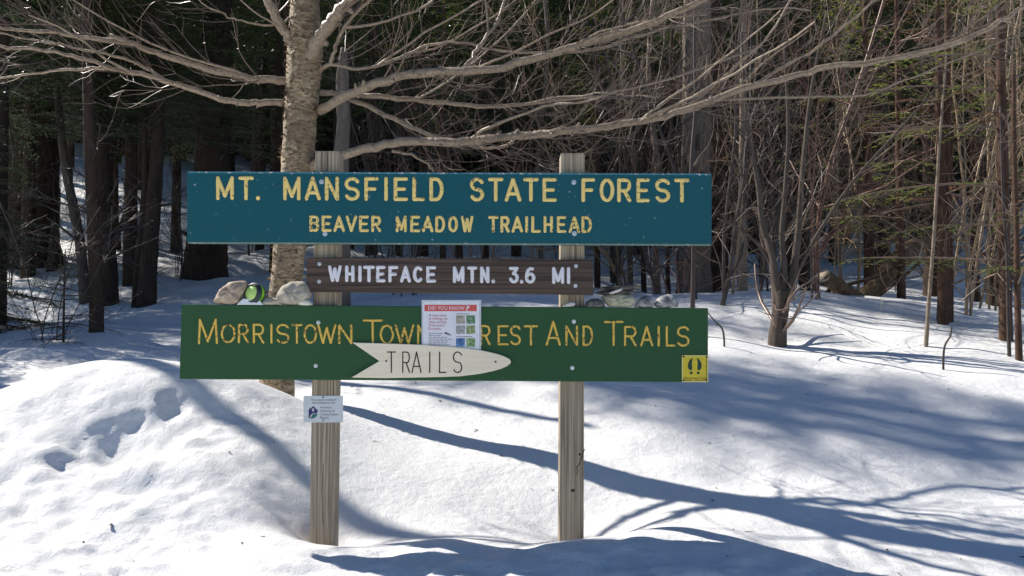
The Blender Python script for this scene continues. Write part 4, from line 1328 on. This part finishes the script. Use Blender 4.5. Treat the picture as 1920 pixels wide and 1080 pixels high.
traced_tree('hemlock_tree', 'dark trunk in the snow hollow behind dead conifer', [(1752, 560), (1750, 500), (1748, 400), (1746, 260), (1744, 60)], [40, 34, 32, 30, 26], 11.0, 'hemlock', 10, seed=27)
traced_tree('young_birch', 'dark slim stem near the right edge of the photo', [(1911, 672), (1908, 560), (1906, 440), (1902, 300), (1900, 120)], [13, 11, 10, 9, 7], 5.7, 'redbark', 12, 'twig', seed=28, up=0.4)
traced_tree('sapling', 'second slim stem in from the right edge', [(1893, 668), (1890, 580), (1888, 480), (1880, 360), (1876, 200)], [7, 6, 6, 5, 4], 5.8, 'twigdark', 10, 'twig', seed=29, up=0.4)
traced_tree('sapling', 'black upright stem crossing above right end of teal board', [(1296, 590), (1300, 460), (1296, 320), (1304, 200), (1302, 80), (1306, -80)], [9, 8, 8, 7, 6, 5], 6.4, 'twigdark', 8, seed=30)
traced_tree('hemlock_tree', 'dark trunk left of the fallen log', [(1508, 545), (1508, 480), (1508, 380), (1506, 240), (1504, 60)], [22, 20, 18, 16, 13], 10.0, 'hemlock', 12, seed=31)
traced_tree('hemlock_tree', 'dark trunk in the shade beyond the fallen log', [(1648, 500), (1648, 430), (1650, 330), (1652, 200), (1654, 40)], [26, 24, 22, 20, 16], 17, 'greybark', 8, seed=32)
traced_tree('hemlock_tree', 'dark trunk low behind the far right saplings', [(1868, 590), (1866, 500), (1866, 380), (1866, 240), (1864, 60)], [34, 30, 28, 25, 22], 10.3, 'hemlock', 10, seed=33)
k = 0
for (u, v, w, Yk, mt, lb) in ((1152, 545, 13, 13.5, 'hemlock', 'leftmost of the slim stems seen above the stacked slates'), (1183, 540, 10, 13, 'greybark', 'second slim stem seen above the stacked slates'), (1208, 560, 9, 11, 'hemlock', 'dark slim stem seen above the banded rock'),
                              (1232, 562, 13, 11.5, 'palebark', 'mossy pale stem seen above the faceted grey rock'), (1254, 566, 8, 10.5, 'hemlock', 'thin bent stem right of the mossy pale stem'), (702, 480, 10, 14, 'hemlock', 'slim dark stem seen below the teal board near left post'),
                              (748, 478, 12, 15, 'hemlock', 'slim dark stem seen below the word beaver'), (1015, 520, 9, 13, 'greybark', 'slim grey stem seen left of the right post'), (1570, 520, 14, 16, 'greybark', 'grey stem beyond the sawn end of the fallen log'),
                              (1690, 515, 16, 17, 'hemlock', 'dark stem above the leaning end of the fallen log'), (1830, 560, 14, 12, 'redbark', 'reddish stem between the dead conifer and right edge')):
    k += 1
    traced_tree('forest_tree', lb, [(u, v), (u - 2, v - 90), (u + R.uniform(-10, 10), v - 240), (u + R.uniform(-16, 16), v - 420), (u + R.uniform(-20, 20), -60)], [w * 1.15, w, w * .9, w * .8, w * .6], Yk, mt, 9, seed=50 + k)

traced_tree('maple_tree', 'bare straight trunk standing just left of the photo', [(-470, 640), (-470, 480), (-468, 200), (-466, -200), (-460, -700), (-455, -1300)], [40, 36, 34, 30, 24, 14], 6.5, 'greybark', 5, seed=41, Lr=0.7)
# fallen, broken log
YL = 8.7
log = thing('fallen_log', 'fallen mossy log with a sawn end propped in the snow', 'log', (P(1612, 572, YL).x, YL, gz(P(1612, 572, YL).x, YL)))
child_empty_free(trunk_mesh([P(1545, 516, YL - .3), P(1562, 530, YL - .25), P(1585, 548, YL - .1), P(1615, 572, YL), P(1640, 590, YL + .1)], [22 * YL / FPX / 2, 26 * YL / FPX / 2, 32 * YL / FPX / 2, 36 * YL / FPX / 2, 34 * YL / FPX / 2], 14, 24, 0.12, 4), 'log_butt', MAT['logbark'], log)
m = MB(); a = P(1544, 515, YL - .31); b = P(1546, 517, YL - .29); m.tube([a, b], 0.066, 14); child_empty_free(m, 'sawn_end', MAT['logwood'], log)
child_empty_free(trunk_mesh([P(1608, 572, YL), P(1635, 545, YL + .05), P(1665, 510, YL + .15), P(1710, 465, YL + .4), P(1770, 420, YL + .8)], [30 * YL / FPX / 2, 34 * YL / FPX / 2, 38 * YL / FPX / 2, 34 * YL / FPX / 2, 28 * YL / FPX / 2], 14, 30, 0.16, 6), 'leaning_trunk', MAT['logbark'], log)
m = MB()
for pth, w in (([(1632, 566), (1680, 530), (1740, 478)], 6), ([(1600, 560), (1570, 545), (1530, 528)], 5), ([(1588, 534), (1640, 520), (1680, 500)], 7), ([(1560, 540), (1540, 556), (1525, 560)], 8)):
    m.tube(spline([P(u, v, YL - .1) for u, v in pth], 10), w * YL / FPX / 2, 6)
child_empty_free(m, 'broken_limb', MAT['hemlock'], log)


# ---- leafless saplings thicket
def sapling(h, seed, nbr, Lr, stems=1, lean=0.0, rmin=0.0029):
    rng = np.random.RandomState(seed)
    tm = MB(); bm_ = MB()
    for s in range(stems):
        d = np.array([rng.normal(lean, .12), rng.normal(0, .1), 1.0])
        p = np.array([rng.normal(0, .05) * (stems > 1), rng.normal(0, .05) * (stems > 1), -0.2])
        pts = [p]
        for i in range(12):
            d = d + rng.normal(0, .07, 3) * [1, 1, .3]; d /= np.linalg.norm(d); pts.append(pts[-1] + d * (h * rng.uniform(.9, 1.1) + .2) / 12)
        pts = np.array(pts)
        r = 0.0042 * h * rng.uniform(.7, 1.1)
        tm.tube(pts, np.linspace(r, 0.004, 13), 6, False)
        for _ in range(nbr):
            t = rng.uniform(0.08, 0.95); k = min(int(t * 12), 11)
            a = rng.uniform(0, 6.28)
            dd = np.array([math.cos(a) * .8 + .35, math.sin(a) * .8 - .15, rng.uniform(0.25, 1.1)])
            w = whip(bm_, pts[k], dd, Lr * rng.uniform(.5, 1.2) * (1.15 - .6 * t), max(r * .55 * (1 - .6 * t), rmin), rng, 8, rng.uniform(-.6, .7), 0.17, 4, 0.4)
            ramify(bm_, w, rmin * 1.3, rng, rng.randint(4, 9), Lr * .5, 1, 0.3, rmin * .75, 0.2, (0.35, 0.9), 3)
    return tm.mesh('trunk'), None, bm_.mesh('crown')


SAP = [sapling(5.2, 201, 20, 1.9), sapling(4.2, 202, 14, 1.6, 2, .1), sapling(6.0, 203, 22, 2.0, 1, .1), sapling(3.4, 204, 10, 1.4, 3), sapling(5.0, 205, 22, 1.9, 1, .15), sapling(4.6, 206, 15, 2.2, 2, -.12), sapling(2.6, 207, 9, 1.3, 4)]
rgS = random.Random(31)
spots = []
for k in range(24):
    Y = rgS.uniform(7.4, 13.0); u = rgS.uniform(1290, 2000)
    spots.append((u, Y))
for k in range(16):
    Y = rgS.uniform(8.5, 13.0); u = rgS.uniform(640, 1290)
    spots.append((u, Y))
for k in range(12):
    Y = rgS.uniform(10.5, 16.0); u = rgS.uniform(-40, 480)
    spots.append((u, Y))
for u, Y in spots:
    x = (u - 960) / FPX * Y
    i = rgS.randrange(7)
    sc = rgS.uniform(0.75, 1.15)
    if u < 480: sc *= 0.6
    dark = rgS.random() < 0.3 or u < 480
    wood = MAT['twigdark'] if dark else MAT[rgS.choice(('twig', 'twigred', 'twigtan', 'twigtan'))]
    mats = (wood, None, wood)
    tone = {'twigdark': 'dark', 'twig_bark': 'greyish brown', 'reddish_twig_bark': 'reddish', 'tan_twig_bark': 'tan', 'dark_twig_bark': 'dark'}[wood.name]
    form = ('single stemmed', 'twin stemmed', 'tall single stemmed', 'three stemmed', 'leaning single stemmed', 'left leaning twin stemmed', 'low clumped')[i]
    where = 'in the thicket right of the signs' if u > 1290 else ('in the brush directly behind the signs' if u > 480 else 'among the left grove trunks')
    lab = '%s %s leafless sapling %s' % (form, tone, where)
    grp = '%s %s saplings %s' % (form, tone, where)
    put_tree('bare_sapling', SAP[i], mats, (x, Y, gz(x, Y)), rgS.uniform(-2.0, 2.0), (sc * rgS.uniform(.8, 1.2), sc), lab, group=grp)

# ---- young firs with sunlit green boughs on the right, rusty boughs on the dead conifer, low boughs in the left grove
FIR = conifer(4.4, 301, 0.12, 0.26, 0.30, 3, 0.008, 0.055, 0.007, 0.8, 0.3)
for u, Y, s, rz, lb in ((1885, 6.3, 1.05, 0.3, 'nearest young fir with sunlit green boughs at right edge'), (1630, 9.4, 1.25, 2.0, 'young fir behind the forked young tree'), (1650, 14.0, 1.15, 4.0, 'young fir in the shade beyond the fallen log'),
                    (1830, 11, 1.2, 1.0, 'young fir right of the dead conifer'), (1120, 12.2, 1.0, 2.6, 'young fir behind right end of the brown board'), (830, 13.0, 1.05, 5.1, 'young fir behind the middle of the teal board')):
    x = (u - 960) / FPX * Y
    put_tree('young_fir', [m_.copy() for m_ in FIR], (MAT['redbark'], MAT['twig'], MAT['needle2']), (x, Y, gz(x, Y)), rz, (s, s), lb)
DEAD = conifer(5.0, 302, 0.22, 0.20, 0.42, 3, 0.007, 0.045, 0.006, 0.5, 0.2)
for u, Y, s, rz, lb in ((1768, 6.9, 0.95, 0.7, 'rusty brown needled young spruce beside dead conifer'), (1690, 8.8, 1.0, 2.7, 'rusty needled small spruce left of dead conifer')):
    x = (u - 960) / FPX * Y
    put_tree('rusty_spruce', [m_.copy() for m_ in DEAD], (MAT['redbark'], MAT['twig'], MAT['deadneedle']), (x, Y, gz(x, Y)), rz, (s, s), lb)

# low shrub on the left
x = (120 - 960) / FPX * 6.0
SH = conifer(1.0, 401, 0.05, 0.5, 0.12, 4, 0.012, 0.04, 0.005, 0.6, 0.3)
put_tree('fir_seedling', SH, (MAT['hemlock'], MAT['twigdark'], MAT['needle']), (x, 6.0, gz(x, 6.0)), 0.3, (0.62, 0.62), 'small scruffy fir seedling in front of the left grove', 'plant')
SB = sapling(1.3, 402, 8, 0.7, stems=4)
put_tree('bare_shrub', SB, (MAT['twigdark'], None, MAT['twigdark']), (x - 0.15, 6.1, gz(x - .15, 6.1)), 1.0, (.8, .8), 'low leafless shrub tangled with the fir seedling', 'shrub')
# bent sticks poking from the snow on the right
for pts, Y, lb in (([(1358, 646), (1356, 622), (1340, 602), (1326, 585)], 6.0, 'bent stick poking from the snow beside green board'), ([(1768, 682), (1770, 655), (1782, 630), (1784, 612)], 5.4, 'crooked stick poking from the snow below dead conifer')):
    b = P(pts[0][0], pts[0][1], Y); t = thing('stick', lb, 'stick', (b.x, Y, gz(b.x, Y)))
    c = [P(u, v, Y) for u, v in pts]; c[0].z = gz(b.x, Y) - .1
    m = MB(); m.tube(spline(c, 14), np.linspace(.008, .004, 14), 6); child_empty_free(m, 'stem', MAT['twigdark'], t)

# needles, bud scales and bark bits lying on the snow
rl = np.random.RandomState(77); V = []; F = []
m = MB()
cx = rl.uniform(-3.2, 4.2, 380); cy = 2.5 + rl.uniform(0, 1, 380) ** 1.4 * 6.5
cz = ground(cx, cy)
for x, y, z in zip(cx, cy, cz):
    a = rl.uniform(0, 6.28); L = rl.uniform(0.12, 1.0) ** 2 * 0.008 * (1 + 0.12 * y); w = L * rl.uniform(.15, .5)
    if rl.uniform() < 0.04: L *= 4; w = 0.002
    d = np.array([math.cos(a), math.sin(a), 0]); e = np.array([-math.sin(a), math.cos(a), 0])
    p = np.array([x, y, z + 0.002]); up = np.array([0, 0, w])
    m.add([p - d * L - e * w, p + d * L - e * w, p + d * L * .8 + e * w + up, p - d * L * .7 + e * w + up * .6, p + up * 1.5], [np.array([(0, 1, 4), (1, 2, 4), (2, 3, 4), (3, 0, 4)])])
lit = m.build('forest_litter', MAT['hemlock'])
tag(lit, 'scattered dark needles and bark bits on the snow', 'litter', kind='stuff')
